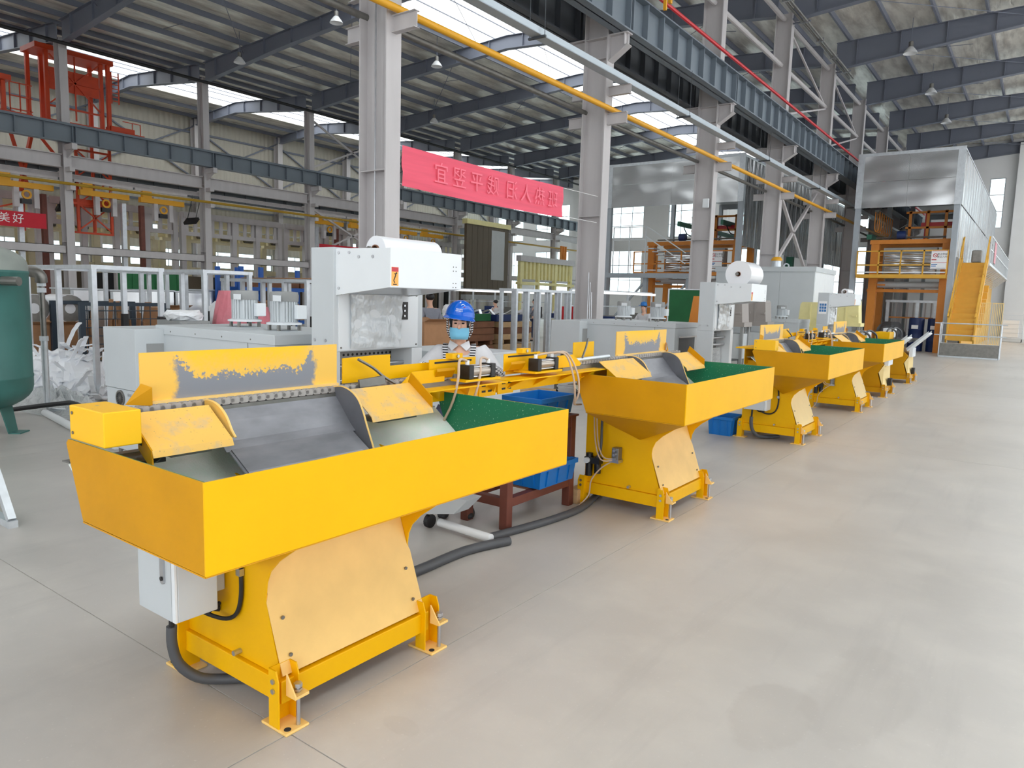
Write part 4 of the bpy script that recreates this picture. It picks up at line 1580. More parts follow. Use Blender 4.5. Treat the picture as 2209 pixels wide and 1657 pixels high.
# galvanised stand foot at the left edge
t = thing('steel_stand', 'bare galvanised angle stand with slanted leg near the green tank', 'stand', (-5.72, 1.9, 0))
MB().box(-.75, .06, -.03, .03, 0, .05).o('foot_bar', 'galvanised', t)
MB().bar((.03, 0, .05), (-.42, .0, .62), .05, .05).o('slanted_leg', 'galvanised', t)
MB().bar((-.72, 0, .05), (-.42, .0, .62), .05, .05).o('slanted_leg', 'galvanised', t)
MB().bar((-.42, 0, .6), (-.42, -.9, .6), .05, .05).o('top_bar', 'galvanised', t)

# air receiver tank
t = thing('air_tank', 'tall green compressed air tank on three plate legs', 'tank', (-9.72, 2.88, 0))
R_ = .64
pr = [(.05, .22)] + [(R_ * math.sin(a), .52 - .30 * math.cos(a)) for a in [PI / 2 * i / 8 for i in range(1, 9)]] + [(R_, .62), (R_ + .006, .63), (R_ + .006, .65), (R_, .66), (R_, 1.80), (R_ + .006, 1.81), (R_ + .006, 1.83), (R_, 1.84)]
MB().lathe(pr, n=40).o('shell', 'tank_green', t, smooth=True)
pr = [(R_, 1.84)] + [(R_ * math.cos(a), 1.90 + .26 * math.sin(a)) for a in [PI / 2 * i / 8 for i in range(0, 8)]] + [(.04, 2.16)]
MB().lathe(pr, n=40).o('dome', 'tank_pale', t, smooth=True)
for a in (.75, .75 + 2 * PI / 3, .75 - 2 * PI / 3):
    c, s_ = math.cos(a), math.sin(a)
    b = MB()
    b.plate([(c * R_ * .60 - s_ * .13, s_ * R_ * .60 + c * .13, .42), (c * R_ * .60 + s_ * .13, s_ * R_ * .60 - c * .13, .42), (c * R_ * .74 + s_ * .09, s_ * R_ * .74 - c * .09, .0), (c * R_ * .74 - s_ * .09, s_ * R_ * .74 + c * .09, .0)], .012)
    b.bar((c * R_ * .74, s_ * R_ * .74, .008), (c * (R_ * .74 + .12), s_ * (R_ * .74 + .12), .008), .2, .015)
    b.o('leg', 'tank_green', t)
MB().cyl((.62, .2, 1.72), (.78, .3, 1.72), .05, 12).o('outlet', 'dull_steel', t)

t = thing('stand_pipe', 'galvanised stand pipe with elbow and valve rising beside green tank', 'pipe', (-10.4, 3.95, 0))
MB().tube([(0, 0, .12), (0, 0, 1.0)], .04, 12).o('riser', 'galvanised', t, smooth=True)
MB().tube([(0, 0, 1.0), (0, 0, 1.72)], .035, 12).o('riser', 'dull_steel', t, smooth=True)
MB().tube([(0, 0, .14), (.04, .02, .06), (.35, .25, .05)], .035, 10).o('floor_elbow', 'galvanised', t, smooth=True)
for z in (1.0, 1.62, 1.7):
    MB().cyl((0, 0, z - .03), (0, 0, z + .03), .055, 8).o('union_nut', 'galvanised', t)
MB().tube([(0, 0, 1.72), (0, -.02, 1.82), (-.12, -.12, 1.86), (-.35, -.4, 1.86), (-.5, -.6, 1.84)], .07, 12).o('foil_bend', 'dull_steel', t, smooth=True)
tag(MB().tube([(-10.35, 3.9, .04), (-9.2, 3.72, .04), (-7.7, 3.55, .04)], .045, 10).o('floor_pipe', 'white_plastic', smooth=True), 'white pipe lying on floor in front of green tank', 'pipe')
tag(MB().tube([(-10.9, 3.6, .03), (-10.2, 4.0, .16), (-9.9, 4.1, .18), (-9.4, 4.25, .04), (-8.6, 4.5, .03)], .03, 8).o('cable', 'black_rubber', smooth=True), 'thick black cable looping up near stand pipe', 'cable')

# heap of white plastic strips and film
rnd = random.Random(3)
t = thing('scrap_heap', 'heap of crumpled white plastic strips under galvanised racks', 'scrap heap', (-12.5, 5.0, 0))
mb_ = MB()
mb_.lathe([(1.1, .0), (1.0, .2), (.8, .4), (.5, .58), (.15, .66)], n=14)
mb_.v = [(x * 1.1, y * .5, z) for x, y, z in mb_.v]
mb_.o('heap_core', 'white_scrap', t)
for i in range(190):
    a = rnd.uniform(0, 2 * PI)
    rr = math.sqrt(rnd.random()) * 1.15
    h = .95 * (1 - rr / 1.25) * rnd.uniform(.45, 1.0)
    x, y = rr * math.cos(a) * 1.1, rr * math.sin(a) * .55
    d = Vector((rnd.uniform(-1, 1), rnd.uniform(-1, 1), rnd.uniform(-.5, .9))).normalized()
    pts = []
    curl = rnd.uniform(-1.2, 1.2)
    n = 6
    p = Vector((x, y, max(.05, h)))
    w = rnd.uniform(.06, .11)
    sd = d.cross(Vector((0, 0, 1)))
    sd = sd.normalized() if sd.length > .1 else Vector((1, 0, 0))
    b = MB()
    vs = []
    for k in range(n + 1):
        q = p + d * (.07 * k) + Vector((0, 0, .05 * math.sin(curl * k)))
        q.z = max(.03, q.z)
        rib = .012 * (k % 2)
        vs += [q - sd * w / 2 + Vector((0, 0, rib)), q + sd * w / 2 + Vector((0, 0, rib)), q + sd * w / 2 + Vector((0, 0, rib - .02)), q - sd * w / 2 + Vector((0, 0, rib - .02))]
    fs = [(3, 2, 1, 0), (4 * n, 4 * n + 1, 4 * n + 2, 4 * n + 3)]
    for k in range(n):
        o_ = 4 * k
        for e in range(4):
            fs.append((o_ + e, o_ + (e + 1) % 4, o_ + 4 + (e + 1) % 4, o_ + 4 + e))
    b.add(vs, fs)
    b.o('plastic_strip', 'white_scrap', t)


def film_heap(name, label, loc, rx, ry, h, seed, m='clear_film'):
    rnd = random.Random(seed)
    n, k = 40, 12
    vs, fs = [(0, 0, h)], []
    for j in range(1, k + 1):
        for i in range(n):
            t_ = 2 * PI * i / n
            r = j / k
            z = h * (1 - r ** 1.5) * (1 + .35 * math.sin(i * 1.7 + j) + rnd.uniform(-.3, .3)) if j < k else .005
            vs.append((rx * r * math.cos(t_) * (1 + rnd.uniform(-.05, .05)), ry * r * math.sin(t_), max(.005, z)))
    for i in range(n):
        fs.append((0, 1 + i, 1 + (i + 1) % n))
    for j in range(k - 1):
        for i in range(n):
            a = 1 + j * n
            fs.append((a + i, a + n + i, a + n + (i + 1) % n, a + (i + 1) % n))
    return tag(MB().add(vs, fs).o(name, m, loc=loc), label, 'film')


film_heap('film_heap', 'spread of crumpled clear film on floor before white strip heap', (-11.0, 4.3, 0), 1.5, .5, .2, 4)


# ------------------------------------------------------------------ galvanised racks and goods behind
def rack(loc, label, nx, px_, depth, h, rz=0, sleeves=True, midrail=False):
    t = thing('galvanised_rack', label, 'rack', loc, rz, 'galvanised rack frames')
    L_ = nx * px_
    for y in (0, depth):
        for i in range(nx + 1):
            MB().box(-i * px_ - .035, -i * px_ + .035, y - .035, y + .035, 0, h - .06).o('post', 'galvanised', t)
            if sleeves and y > 0:
                MB().box(-i * px_ - .045, -i * px_ + .045, y - .045, y + .045, .35, h * .62).o('post_sleeve', 'black_rubber', t)
        MB().box(-L_ - .045, .045, y - .045, y + .045, h - .06, h).o('top_rail', 'galvanised', t)
        if midrail:
            MB().box(-L_, 0, y - .02, y + .02, h * .55, h * .58).o('mid_rail', 'galvanised', t)
    for x in (0, -L_):
        MB().box(x - .04, x + .04, .045, depth - .045, h - .06, h).o('end_rail', 'galvanised', t)
    return t


rack((-11.3, 4.98, 0), 'galvanised rack standing over the white scrap heap', 2, 1.18, 1.0, 2.0)
rack((-11.93, 7.1, 0), 'galvanised rack behind nearest tunnel, white frame with black sleeves', 5, .73, .9, 2.03)
rack((-10.9, 8.5, 0), 'galvanised rack with brown covers on top, behind the ribbed motors', 4, .67, 1.1, 1.92)
rack((-9.95, 13.15, 0), 'galvanised rack of open uprights behind worker in blue helmet', 7, .46, .4, 1.90, PI / 2 + PI, sleeves=False)
t = tag(MB().box(-12.9, -10.7, 8.45, 9.7, 1.925, 1.94).o('cover_sheet', 'carton', bevel=.003), 'brown cover sheet lying on rack top behind ribbed motors', 'cover')


# ------------------------------------------------------------------ people
def skin_mesh(name, verts, edges, radii, m, parent, root=0, sub=2, loc=(0, 0, 0)):
    me = bpy.data.meshes.new(name)
    me.from_pydata([tuple(v) for v in verts], edges, [])
    me.materials.append(M[m])
    o = bpy.data.objects.new(name, me)
    COL.objects.link(o)
    o.parent = parent
    o.location = loc
    sk = o.modifiers.new('skin', 'SKIN')
    sk.use_smooth_shade = True
    for i, r in enumerate(radii):
        d = me.skin_vertices[0].data[i]
        d.radius = r if isinstance(r, tuple) else (r, r)
        d.use_root = (i == root)
    sb = o.modifiers.new('sub', 'SUBSURF')
    sb.levels = sb.render_levels = sub
    return o


def person(label, loc, rz, H, shirt, trousers, hair, pose, head_tilt=0.0, group=None, longhair=False, visor=None):
    """pose: dict L/R -> (elbow, wrist, fingertip dir) in units of H; local +x is forward"""
    p = thing('person', label, 'person', loc, rz, group)
    h = lambda x, y, z: Vector((x * H, y * H, z * H))
    hx = .015 + head_tilt * .05
    V, E_, R_ = [], [], []
    def v(q, r, link=None):
        V.append(q); R_.append(r * H if not isinstance(r, tuple) else (r[0] * H, r[1] * H))
        if link is not None:
            E_.append((link, len(V) - 1))
        return len(V) - 1
    pel = v(h(0, 0, .53), (.072, .06))
    wst = v(h(0, 0, .62), (.064, .05), pel)
    cst = v(h(0, 0, .74), (.078, .056), wst)
    nb = v(h(-.004, 0, .825), .042, cst)
    nk = v(h(.0, 0, .858), .030, nb)
    jw = v(h(hx + .004, 0, .89), (.036, .044), nk)
    hd_ = v(h(hx + .002, 0, .935), (.046, .056), jw)
    tp = v(h(hx - .006, 0, .972), (.036, .044), hd_)
    legs = []
    for s in (-1, 1):
        hp = v(h(0, s * .05, .50), .05, pel)
        kn = v(h(.012, s * .056, .28), .034, hp)
        an = v(h(0, s * .058, .05), .022, kn)
        v(h(.08, s * .066, .018), .02, an)
    hands = {}
    for s, k in ((-1, 'R'), (1, 'L')):
        el, wr, fd = pose[k]
        sh = v(h(0, s * .098, .805), .036, cst)
        el = h(*el); wr = h(*wr)
        e = v(el, .025, sh)
        w = v(wr, .018, e)
        d = Vector(fd).normalized()
        pm = v(wr + d * .045 * H, (.022, .014), w)
        hands[k] = (wr, d, pm)
        side = d.cross(Vector((0, 0, 1)))
        side = side.normalized() if side.length > .2 else Vector((1, 0, 0))
        dn = Vector((0, 0, -1)) if abs(d.z) < .8 else Vector((1, 0, 0))
        for i in range(4):
            off = side * (.009 * (i - 1.5)) * H * 1.1
            ln = (.030, .036, .034, .026)[i] * H * .55
            a = v(wr + d * .062 * H + off, .0052, pm)
            b_ = v(wr + d * .062 * H + off + d * ln, .005, a)
            v(wr + d * .062 * H + off + d * ln * 1.6 + dn * ln * .6, .0042, b_)
        ts = side * (-s)
        a = v(wr + d * .030 * H + ts * .022 * H, .0062, w)
        v(wr + d * .055 * H + ts * .032 * H, .005, a)
    body = skin_mesh('body', V, E_, R_, 'skin', p)
    # shirt: torso and sleeves a little proud of the body
    V, E_, R_ = [], [], []
    a = v(h(0, 0, .49), (.088, .072))
    b_ = v(h(0, 0, .62), (.080, .066), a)
    c = v(h(0, 0, .735), (.094, .070), b_)
    d_ = v(h(-.004, 0, .80), (.07, .05), c)
    v(h(-.002, 0, .842), (.042, .040), d_)
    for s, k in ((-1, 'R'), (1, 'L')):
        el, wr, fd = pose[k]
        sh = v(h(0, s * .104, .792), .046, c)
        mid = h(*el)
        e = v(mid, .036, sh)
        q = h(*wr)
        v(mid + (q - mid) * .82, .027, e)
    skin_mesh('shirt', V, E_, R_, shirt, p)
    V, E_, R_ = [], [], []
    a = v(h(0, 0, .53), (.082, .07))
    for s in (-1, 1):
        hp = v(h(0, s * .05, .485), .060, a)
        kn = v(h(.012, s * .056, .28), .044, hp)
        v(h(0, s * .058, .07), .036, kn)
    skin_mesh('trousers', V, E_, R_, trousers, p)
    for s in (-1, 1):
        b = MB().ball((0, 0, 0), (.075 * H, .03 * H, .028 * H), 12, 8)
        b.v = [(x, y, max(z, -.018 * H)) for x, y, z in b.v]
        b.mv(.03 * H, s * .062 * H, .0185 * H).o('shoe', 'black_rubber', p, smooth=True)
    # face details
    fx = (hx + .050) * H
    for s in (-1, 1):
        MB().ball((fx - .004 * H, s * .0175 * H, .936 * H), (.006 * H, .0075 * H, .0035 * H), 10, 6).o('eye', 'hair_black', p, smooth=True)
        MB().ball((fx - .003 * H, s * .0185 * H, .949 * H), (.005 * H, .012 * H, .0022 * H), 8, 5).o('eyebrow', 'hair_black', p, smooth=True)
        MB().ball((hx * H, s * .046 * H, .93 * H), (.009 * H, .005 * H, .017 * H), 10, 6).o('ear', 'skin', p, smooth=True)
    MB().ball((fx + .003 * H, 0, .922 * H), (.009 * H, .0085 * H, .014 * H), 10, 8).o('nose', 'skin', p, smooth=True)
    MB().ball((fx - .003 * H, 0, .9 * H), (.005 * H, .016 * H, .004 * H), 10, 6).o('mouth', 'skin', p, smooth=True)
    if hair:
        b = MB().ball((hx * H - .012 * H, 0, .955 * H), (.056 * H, .052 * H, .046 * H), 18, 12)
        b.o('hair', hair, p, smooth=True)
        if longhair:
            MB().tube([(hx * H - .06 * H, 0, .955 * H), (hx * H - .085 * H, .0, .92 * H), (hx * H - .075 * H, 0, .86 * H), (hx * H - .065 * H, 0, .83 * H)], .018 * H, 10).o('ponytail', hair, p, smooth=True)
    return p, hx


WORK = {'R': ((.03, -.20, .685), (.17, -.15, .735), (1, .25, -.2)), 'L': ((.03, .20, .685), (.17, .15, .735), (1, -.25, -.2))}
w, hx = person('worker in blue helmet and pale blue face mask at the rail arm', (-3.56, 4.19, 0), math.radians(-52), 1.60, 'shirt_grey', 'jeans', None, WORK, head_tilt=.35)
H_ = 1.60
hxw = hx * H_
# hair at the sides, helmet, mask, collar, straps, cuffs
MB().ball((hxw - .022, 0, .935 * H_), (.082, .086, .10), 18, 12).o('hair', 'hair_black', w, smooth=True)
hm = MB()
prof = [(.121 * math.cos(a), .132 * math.sin(a)) for a in [PI / 2 * i / 10 for i in range(10)]] + [(.004, .132)]
hm.lathe(prof, n=32)
hel = hm.o('helmet', 'helmet_blue', w, smooth=True)
hel.location = (hxw - .010, 0, .968 * H_)
hel.rotation_euler = (-.12, -.02, 0)
hel.scale = (1.0, .92, .92)
b = MB()
n = 24
vs, fs = [], []
for i in range(n + 1):
    t = -1.25 + 2.5 * i / n
    ex = .055 * math.cos(t * 1.15) ** 1 + .012
    for r_, z_ in ((.118, .004), (.118 + max(.01, ex), -.022), (.118 + max(.01, ex), -.027), (.116, -.003)):
        vs.append((r_ * math.cos(t), r_ * math.sin(t), z_))
for i in range(n):
    for k in range(4):
        fs.append((4 * i + k, 4 * i + 4 + k, 4 * i + 4 + (k + 1) % 4, 4 * i + (k + 1) % 4))
fs += [(0, 1, 2, 3), (4 * n + 3, 4 * n + 2, 4 * n + 1, 4 * n)]
b.add(vs, fs).o('helmet_peak', 'helmet_blue', hel, smooth=True)
b = MB()
b.tube([(.118 * math.cos(t), .118 * math.sin(t), .004) for t in [2 * PI * i / 32 for i in range(33)]], .005, 6)
b.o('helmet_rim', 'helmet_blue', hel, smooth=True)
mk = MB()
def dome(az, el):
    return Vector((.1225 * math.cos(el) * math.cos(az), .1225 * math.cos(el) * math.sin(az), .1335 * math.sin(el)))
mk.tube([dome(.02 + .045 * i, .72 + .10 * math.sin(i / 8 * PI)) for i in range(9)], .0028, 5)
for i in range(6):
    for k in range(2):
        q = dome(-.30 + .085 * i, .42 - .11 * k)
        q2 = dome(-.26 + .085 * i, .42 - .11 * k)
        mk.tube([q, q2], .0022, 4)
        mk.tube([dome(-.28 + .085 * i, .46 - .11 * k), dome(-.28 + .085 * i, .38 - .11 * k)], .0018, 4)
mk.tube([dome(-.10, 1.08), dome(-.05, .98), dome(-.14, .92), dome(-.10, 1.08)], .0025, 4)
mk.o('helmet_mark', 'sign_white', hel, kind='stuff')
MB().tube([dome(.26 + .035 * i, .60) for i in range(4)], .003, 5).o('helmet_mark', 'label_red', hel)
mb = MB()
vs, fs = [], []
nu, nv = 14, 8
for j in range(nv + 1):
    for i in range(nu + 1):
        u = -1.05 + 2.1 * i / nu
        t = j / nv
        z = .914 * H_ - .084 * t - .012 * math.cos(u) * math.sin(t * PI) + .003 * abs(u) * (1 - 2 * t)
        rr = .093 + .012 * math.sin(t * PI) * math.cos(u) + (.002 if j % 2 else 0) - .012 * t * t
        vs.append((hxw - .012 + rr * math.cos(u), rr * .86 * math.sin(u), z))
for j in range(nv):
    for i in range(nu):
        a = j * (nu + 1) + i
        fs.append((a, a + 1, a + nu + 2, a + nu + 1))
mm = mb.add(vs, fs).o('face_mask', 'mask_blue', w)
for pz in mm.data.polygons:
    pz.use_smooth = True
for s in (-1, 1):
    MB().tube([(hxw + .034, s * .072, .925 * H_), (hxw + .0, s * .08, .945 * H_), (hxw - .02, s * .08, .92 * H_), (hxw + .03, s * .073, .89 * H_)], .0022, 5).o('mask_loop', 'sign_white', mm)
    MB().tube([(hxw + .02, s * .092, .955 * H_), (hxw + .025, s * .088, .91 * H_), (hxw + .045, s * .05, .862 * H_)], .0045, 6).o('chin_strap', 'strap_stripe', w, smooth=True)
    MB().tube([(hxw - .04, s * .098, .955 * H_), (hxw - .03, s * .096, .90 * H_), (hxw + .0, s * .07, .865 * H_)], .005, 6).o('chin_strap', 'strap_stripe', w, smooth=True)
    MB().plate([(.078, s * .006, .832 * H_), (.098, s * .055, .806 * H_), (.06, s * .085, .825 * H_), (.03, s * .070, .852 * H_)] if s < 0 else [(.03, s * .070, .852 * H_), (.06, s * .085, .825 * H_), (.098, s * .055, .806 * H_), (.078, s * .006, .832 * H_)], .005).o('collar', 'shirt_grey', w)
    st = MB()
    pts = [(-.02, s * .105, .835 * H_), (.05, s * .108, .825 * H_), (.098, s * .10, .79 * H_), (.118, s * .095, .74 * H_), (.118, s * .09, .66 * H_)]
    for a_, b_ in zip(pts, pts[1:]):
        st.bar(a_, b_, .04, .006, (1, 0, .3))
    st.o('apron_strap', 'strap_stripe', w)
    k = 'L' if s > 0 else 'R'
    el, wr, fd = WORK[k]
    e0, w0 = Vector(el) * H_, Vector(wr) * H_
    MB().cyl(e0 + (w0 - e0) * .35, e0 + (w0 - e0) * .98, .058, 14, .046).o('sleeve_cuff', 'cuff_check', w, smooth=True)

HANG = {'R': ((-.02, -.14, .63), (.03, -.14, .48), (.2, 0, -1)), 'L': ((-.02, .14, .63), (.03, .14, .48), (.2, 0, -1))}
FWD = {'R': ((.06, -.15, .66), (.20, -.08, .64), (1, .1, 0)), 'L': ((.06, .15, .66), (.20, .08, .64), (1, -.1, 0))}
REACH = {'R': ((.10, -.14, .72), (.24, -.10, .72), (1, 0, 0)), 'L': ((.10, .14, .72), (.24, .10, .74), (1, 0, 0))}
person('person in grey-blue jacket and jeans standing behind sealing tower', (-10.25, 11.1, 0), math.radians(160), 1.74, 'shirt_blue_grey', 'jeans', 'hair_black', HANG)
person('person with ponytail, pale coat and maroon sleeves, working by uprights', (-14.6, 20.7, 0), math.radians(205), 1.66, 'shirt_grey', 'trouser_red', 'hair_black', REACH, longhair=True)
person('person in pale grey shirt bending over trays behind worker', (-16.0, 20.8, 0), math.radians(180), 1.6, 'shirt_grey', 'jeans', 'hair_black', FWD)
person('person in dark grey shirt at the long bench behind worker', (-16.2, 23.6, 0), math.radians(190), 1.68, 'shirt_blue_grey', 'jeans', 'hair_black', FWD)
bp, hx2 = person('person in blue cap and pale shirt between the ribbed motors', (-9.0, 18.5, 0), math.radians(-100), 1.64, 'shirt_grey', 'jeans', 'hair_black', FWD)
MB().lathe([(.095, 0), (.096, .03), (.08, .09), (.03, .115), (.005, .118)], (hx2 * 1.64, 0, .96 * 1.64), 20).o('cap', 'blue_plastic', bp, smooth=True)
MB().box(hx2 * 1.64 + .06, hx2 * 1.64 + .16, -.06, .06, .962 * 1.64, .97 * 1.64).o('cap_peak', 'blue_plastic', bp)


# ------------------------------------------------------------------ goods in the middle distance
def crate(loc, label, lx, ly, h, m='wood_brown', n=3, m2='wood'):
    t = thing('wooden_crate', label, 'crate', loc, 0, 'wooden crates behind worker')
    MB().box(-lx / 2 + .03, lx / 2 - .03, -ly / 2 + .03, ly / 2 - .03, .09, h - .02).o('contents', m, t)
    for k in range(n):
        z0 = .1 + (h - .1) * k / n
        z1 = .1 + (h - .1) * (k + 1) / n - .015
        mm_ = m if k % 2 else m2
        MB().box(-lx / 2, -lx / 2 + .025, -ly / 2, ly / 2, z0, z1).o('side_board', mm_, t)
        MB().box(lx / 2 - .025, lx / 2, -ly / 2, ly / 2, z0, z1).o('side_board', mm_, t)
        MB().box(-lx / 2 + .025, lx / 2 - .025, -ly / 2, -ly / 2 + .025, z0, z1).o('side_board', mm_, t)
    for y in (-ly / 2 + .1, 0, ly / 2 - .1):
        MB().box(-lx / 2, lx / 2, y - .05, y + .05, 0, .09).o('skid', m2, t)
    return t


crate((-10.9, 12.9, 0), 'low brown board crate nearest worker, under another crate', .9, 1.3, .58, n=2)
crate((-10.9, 14.45, 0), 'low pale board crate beside the entry cabinet, under another crate', .9, 1.3, .58, n=2, m='wood')
crate((-10.9, 12.9, .58), 'upper brown board crate behind worker with dark lid', .9, 1.3, .56, m2='wood_brown', n=3)
crate((-10.9, 14.45, .58), 'upper brown board crate next to the entry cabinet', .9, 1.3, .54, m2='wood', n=3)


def tray(loc, label, lx, ly, h, m):
    t = thing('parts_tray', label, 'tray', loc, 0, 'parts trays on crates')
    MB().box(-lx / 2, lx / 2, -ly / 2, ly / 2, 0, .012).o('base', m, t)
    for x0, x1, y0, y1 in ((-lx / 2, lx / 2, -ly / 2, -ly / 2 + .015), (-lx / 2, lx / 2, ly / 2 - .015, ly / 2), (-lx / 2, -lx / 2 + .015, -ly / 2 + .015, ly / 2 - .015), (lx / 2 - .015, lx / 2, -ly / 2 + .015, ly / 2 - .015)):
        MB().box(x0, x1, y0, y1, .012, h).o('side', m, t)
    rnd = random.Random(int(loc[1] * 10))
    for i in range(9):
        x, y = rnd.uniform(-lx * .35, lx * .35), rnd.uniform(-ly * .4, ly * .4)
        a = rnd.uniform(0, 3)
        MB().bar((x - .15 * math.cos(a), y - .15 * math.sin(a), h - .02), (x + .15 * math.cos(a), y + .15 * math.sin(a), h + rnd.uniform(.0, .1)), .06, .04).o('metal_part', rnd.choice(['dull_steel', 'bright_steel', 'white_plastic']), t)
    return t


tray((-10.9, 13.05, 1.14), 'green parts tray with grey parts on the crate behind worker', .8, .85, .16, 'fence_green')
tray((-10.9, 14.3, 1.12), 'blue parts tray heaped with pale parts near the uprights', .8, 1.2, .16, 'dark_blue')


def sack(loc, label, r, h, m='white_scrap', seed=1, name='sack'):
    rnd = random.Random(seed)
    n, k = 18, 8
    vs, fs = [], []
    for j in range(k + 1):
        t = j / k
        for i in range(n):
            a = 2 * PI * i / n
            rr = r * (math.sin(PI * (.12 + .80 * t)) ** .45) * (1 + rnd.uniform(-.06, .06))
            vs.append((rr * math.cos(a), rr * math.sin(a), h * t + (rnd.uniform(-.03, .03) if 0 < j < k else 0)))
    for j in range(k):
        for i in range(n):
            fs.append((j * n + i, j * n + (i + 1) % n, (j + 1) * n + (i + 1) % n, (j + 1) * n + i))
    fs += [tuple(range(n - 1, -1, -1)), tuple(range(k * n, (k + 1) * n))]
    return tag(MB().add(vs, fs).o(name, m, smooth=False, loc=loc), label, name.replace('_', ' '))


def box_thing(name, label, cat, loc, lx, ly, h, m, m2=None, rz=0, group=None):
    t = thing(name, label, cat, loc, rz, group)
    MB().box(-lx / 2, lx / 2, -ly / 2, ly / 2, 0, h).o('body', m, t, bevel=.01)
    for s in (-1, 1):
        MB().plate([(lx / 2 * s, -ly / 2, h), (lx / 2 * s, ly / 2, h), (lx / 2 * s + s * .12, ly / 2, h + .05), (lx / 2 * s + s * .12, -ly / 2, h + .05)][::s], .006).o('flap', m2 or m, t)
    return t


sack((-10.9, 12.45, 1.14), 'white film sack lying behind blue helmet', .17, .36, seed=2)
box_thing('carton', 'tall brown carton behind worker near person in jacket', 'carton', (-9.6, 10.35, .35), .6, .85, .85, 'carton', group='cartons')
t = thing('goods_pallet', 'pallet under tall brown carton near person in jacket', 'pallet', (-9.6, 10.35, 0))
MB().box(-.5, .5, -.5, .5, .28, .35).o('deck', 'wood', t)
for k in (-.42, 0, .42):
    MB().box(-.5, .5, k - .05, k + .05, 0, .28).o('bearer', 'wood', t)
# grey cabinets just behind worker
for i, (x, y, lb) in enumerate(((-5.6, 6.1, 'small grey cabinet behind worker, nearer the sealing tower'), (-5.5, 6.95, 'small galvanised cabinet behind worker, nearer the entry cabinet'))):
    t = thing('grey_cabinet', lb, 'cabinet', (x, y, 0), 0, 'grey cabinets behind worker')
    MB().box(-.3, .3, -.36, .36, .08, 1.10 - .06 * i).o('body', 'grey_enamel' if i == 0 else 'galvanised', t, bevel=.006)
    MB().box(.3, .31, -.34, .34, .1, 1.06 - .06 * i).o('door', 'grey_enamel', t)
    MB().box(-.28, .28, -.34, .34, 0, .08).o('plinth', 'grey_enamel_dark', t)
# frame wrapped with bubble film beside tower
t = thing('film_screen', 'white frame hung with clear bubble film beside sealing tower', 'screen', (-5.2, 5.25, 0), .3)
for y in (-.25, .25):
    MB().box(-.02, .02, y - .02, y + .02, 0, 1.62).o('post', 'white_plastic', t)
MB().box(-.02, .02, -.23, .23, 1.58, 1.62).o('top_bar', 'white_plastic', t)
film_sheet(t, .0, -.24, .24, .3, 1.55, 'film_drape', 9)

# left: wire container, cartons, film rolls, tube bundle, foil stacks
t = thing('mesh_container', 'dark navy mesh pallet cage with brown paper, behind white scrap heap', 'container', (-13.3, 6.1, 0))
for x in (-.55, .55):
    for y in (-.68, .68):
        MB().box(x - .04, x + .04, y - .04, y + .04, 0, 1.42).o('post', 'navy_steel', t)
for x in (-.55, .55):
    MB().box(x - .03, x + .03, -.64, .64, 1.36, 1.42).o('top_rail', 'navy_steel', t)
    MB().box(x - .03, x + .03, -.64, .64, .15, .22).o('base_rail', 'navy_steel', t)
for k in range(9):
    y = -.6 + .15 * k
    MB().cyl((.55, y, .2), (.55, y, 1.38), .008, 6).o('wire', 'navy_steel', t)
for k in range(8):
    z = .3 + .14 * k
    MB().cyl((.55, -.66, z), (.55, .66, z), .008, 6).o('wire', 'navy_steel', t)
for k in range(14):
    rr = random.Random(k)
    y = -.55 + .085 * k
    MB().bar((.1 + rr.uniform(-.3, .3), y, .3), (.1 + rr.uniform(-.3, .3), y + rr.uniform(-.1, .1), rr.uniform(1.0, 1.5)), .12, .02).o('paper_sheet', 'carton', t)
t = thing('tube_bundle', 'stack of thin aluminium tubes end-on beside grey entry cabinet', 'tube bundle', (-12.75, 6.05, .12))
tm = MB().ring((0, 0, 0), (-.8, 0, 0), .022, .016, 10)
tmm = tm.mesh('tube', 'bright_steel')
for j in range(6):
    for i in range(14):
        link('tube', tmm, t, (0, -.32 + .046 * i + (.023 if j % 2 else 0), .022 + .04 * j))
t = thing('tube_rest', 'low green steel rest under the aluminium tubes', 'rest', (-13.1, 6.05, 0))
for x in (-.3, .3):
    MB().box(x - .04, x + .04, -.38, .38, .06, .118).o('cross_bar', 'fence_green', t)
    for y in (-.35, .35):
        MB().box(x - .03, x + .03, y - .03, y + .03, 0, .06).o('foot', 'fence_green', t)
box_thing('carton', 'big brown carton behind white scrap heap beside tank', 'carton', (-14.4, 5.45, .02), .9, .8, .98, 'carton', group='cartons')
for i, (y, lb) in enumerate(((5.15, 'film wrapped roll on brown carton, nearer green tank'), (5.72, 'film wrapped roll on brown carton, farther from tank'))):
    r = thing('wrapped_roll', lb, 'roll', (-14.0, y, 1.28), 0, 'film wrapped rolls on carton')
    MB().cyl((-.6, 0, 0), (.1, 0, 0), .25, 20).o('roll', 'film_white', r, smooth=True)
    MB().ring((.1, 0, 0), (.104, 0, 0), .24, .09, 20).o('roll_end', 'dull_steel', r)
rnd = random.Random(11)
for i in range(6):
    y = 7.3 + .78 * i
    t = thing('foil_stack', 'bright foil faced panel stack number %s from tank beyond mesh cage' % ['one', 'two', 'three', 'four', 'five', 'six'][i], 'panel stack', (-17.3, y, 0), rnd.uniform(-.06, .06), 'foil faced panel stacks')
    hh = 1.62 + rnd.uniform(-.1, .1)
    MB().box(-.5, .5, -.36, .36, .14, hh * .98).o('panels', 'alu_sheet', t, bevel=.01)
    MB().box(-.52, .52, -.38, .38, hh * .98, hh).o('top_board', 'galvanised', t)
    MB().box(.505, .52, -.37, -.31, .14, hh * .97).o('edge_strip', 'galvanised', t)
    for k in (-.25, .25):
        MB().box(-.5, .5, k - .05, k + .05, 0, .14).o('bearer', 'wood', t)
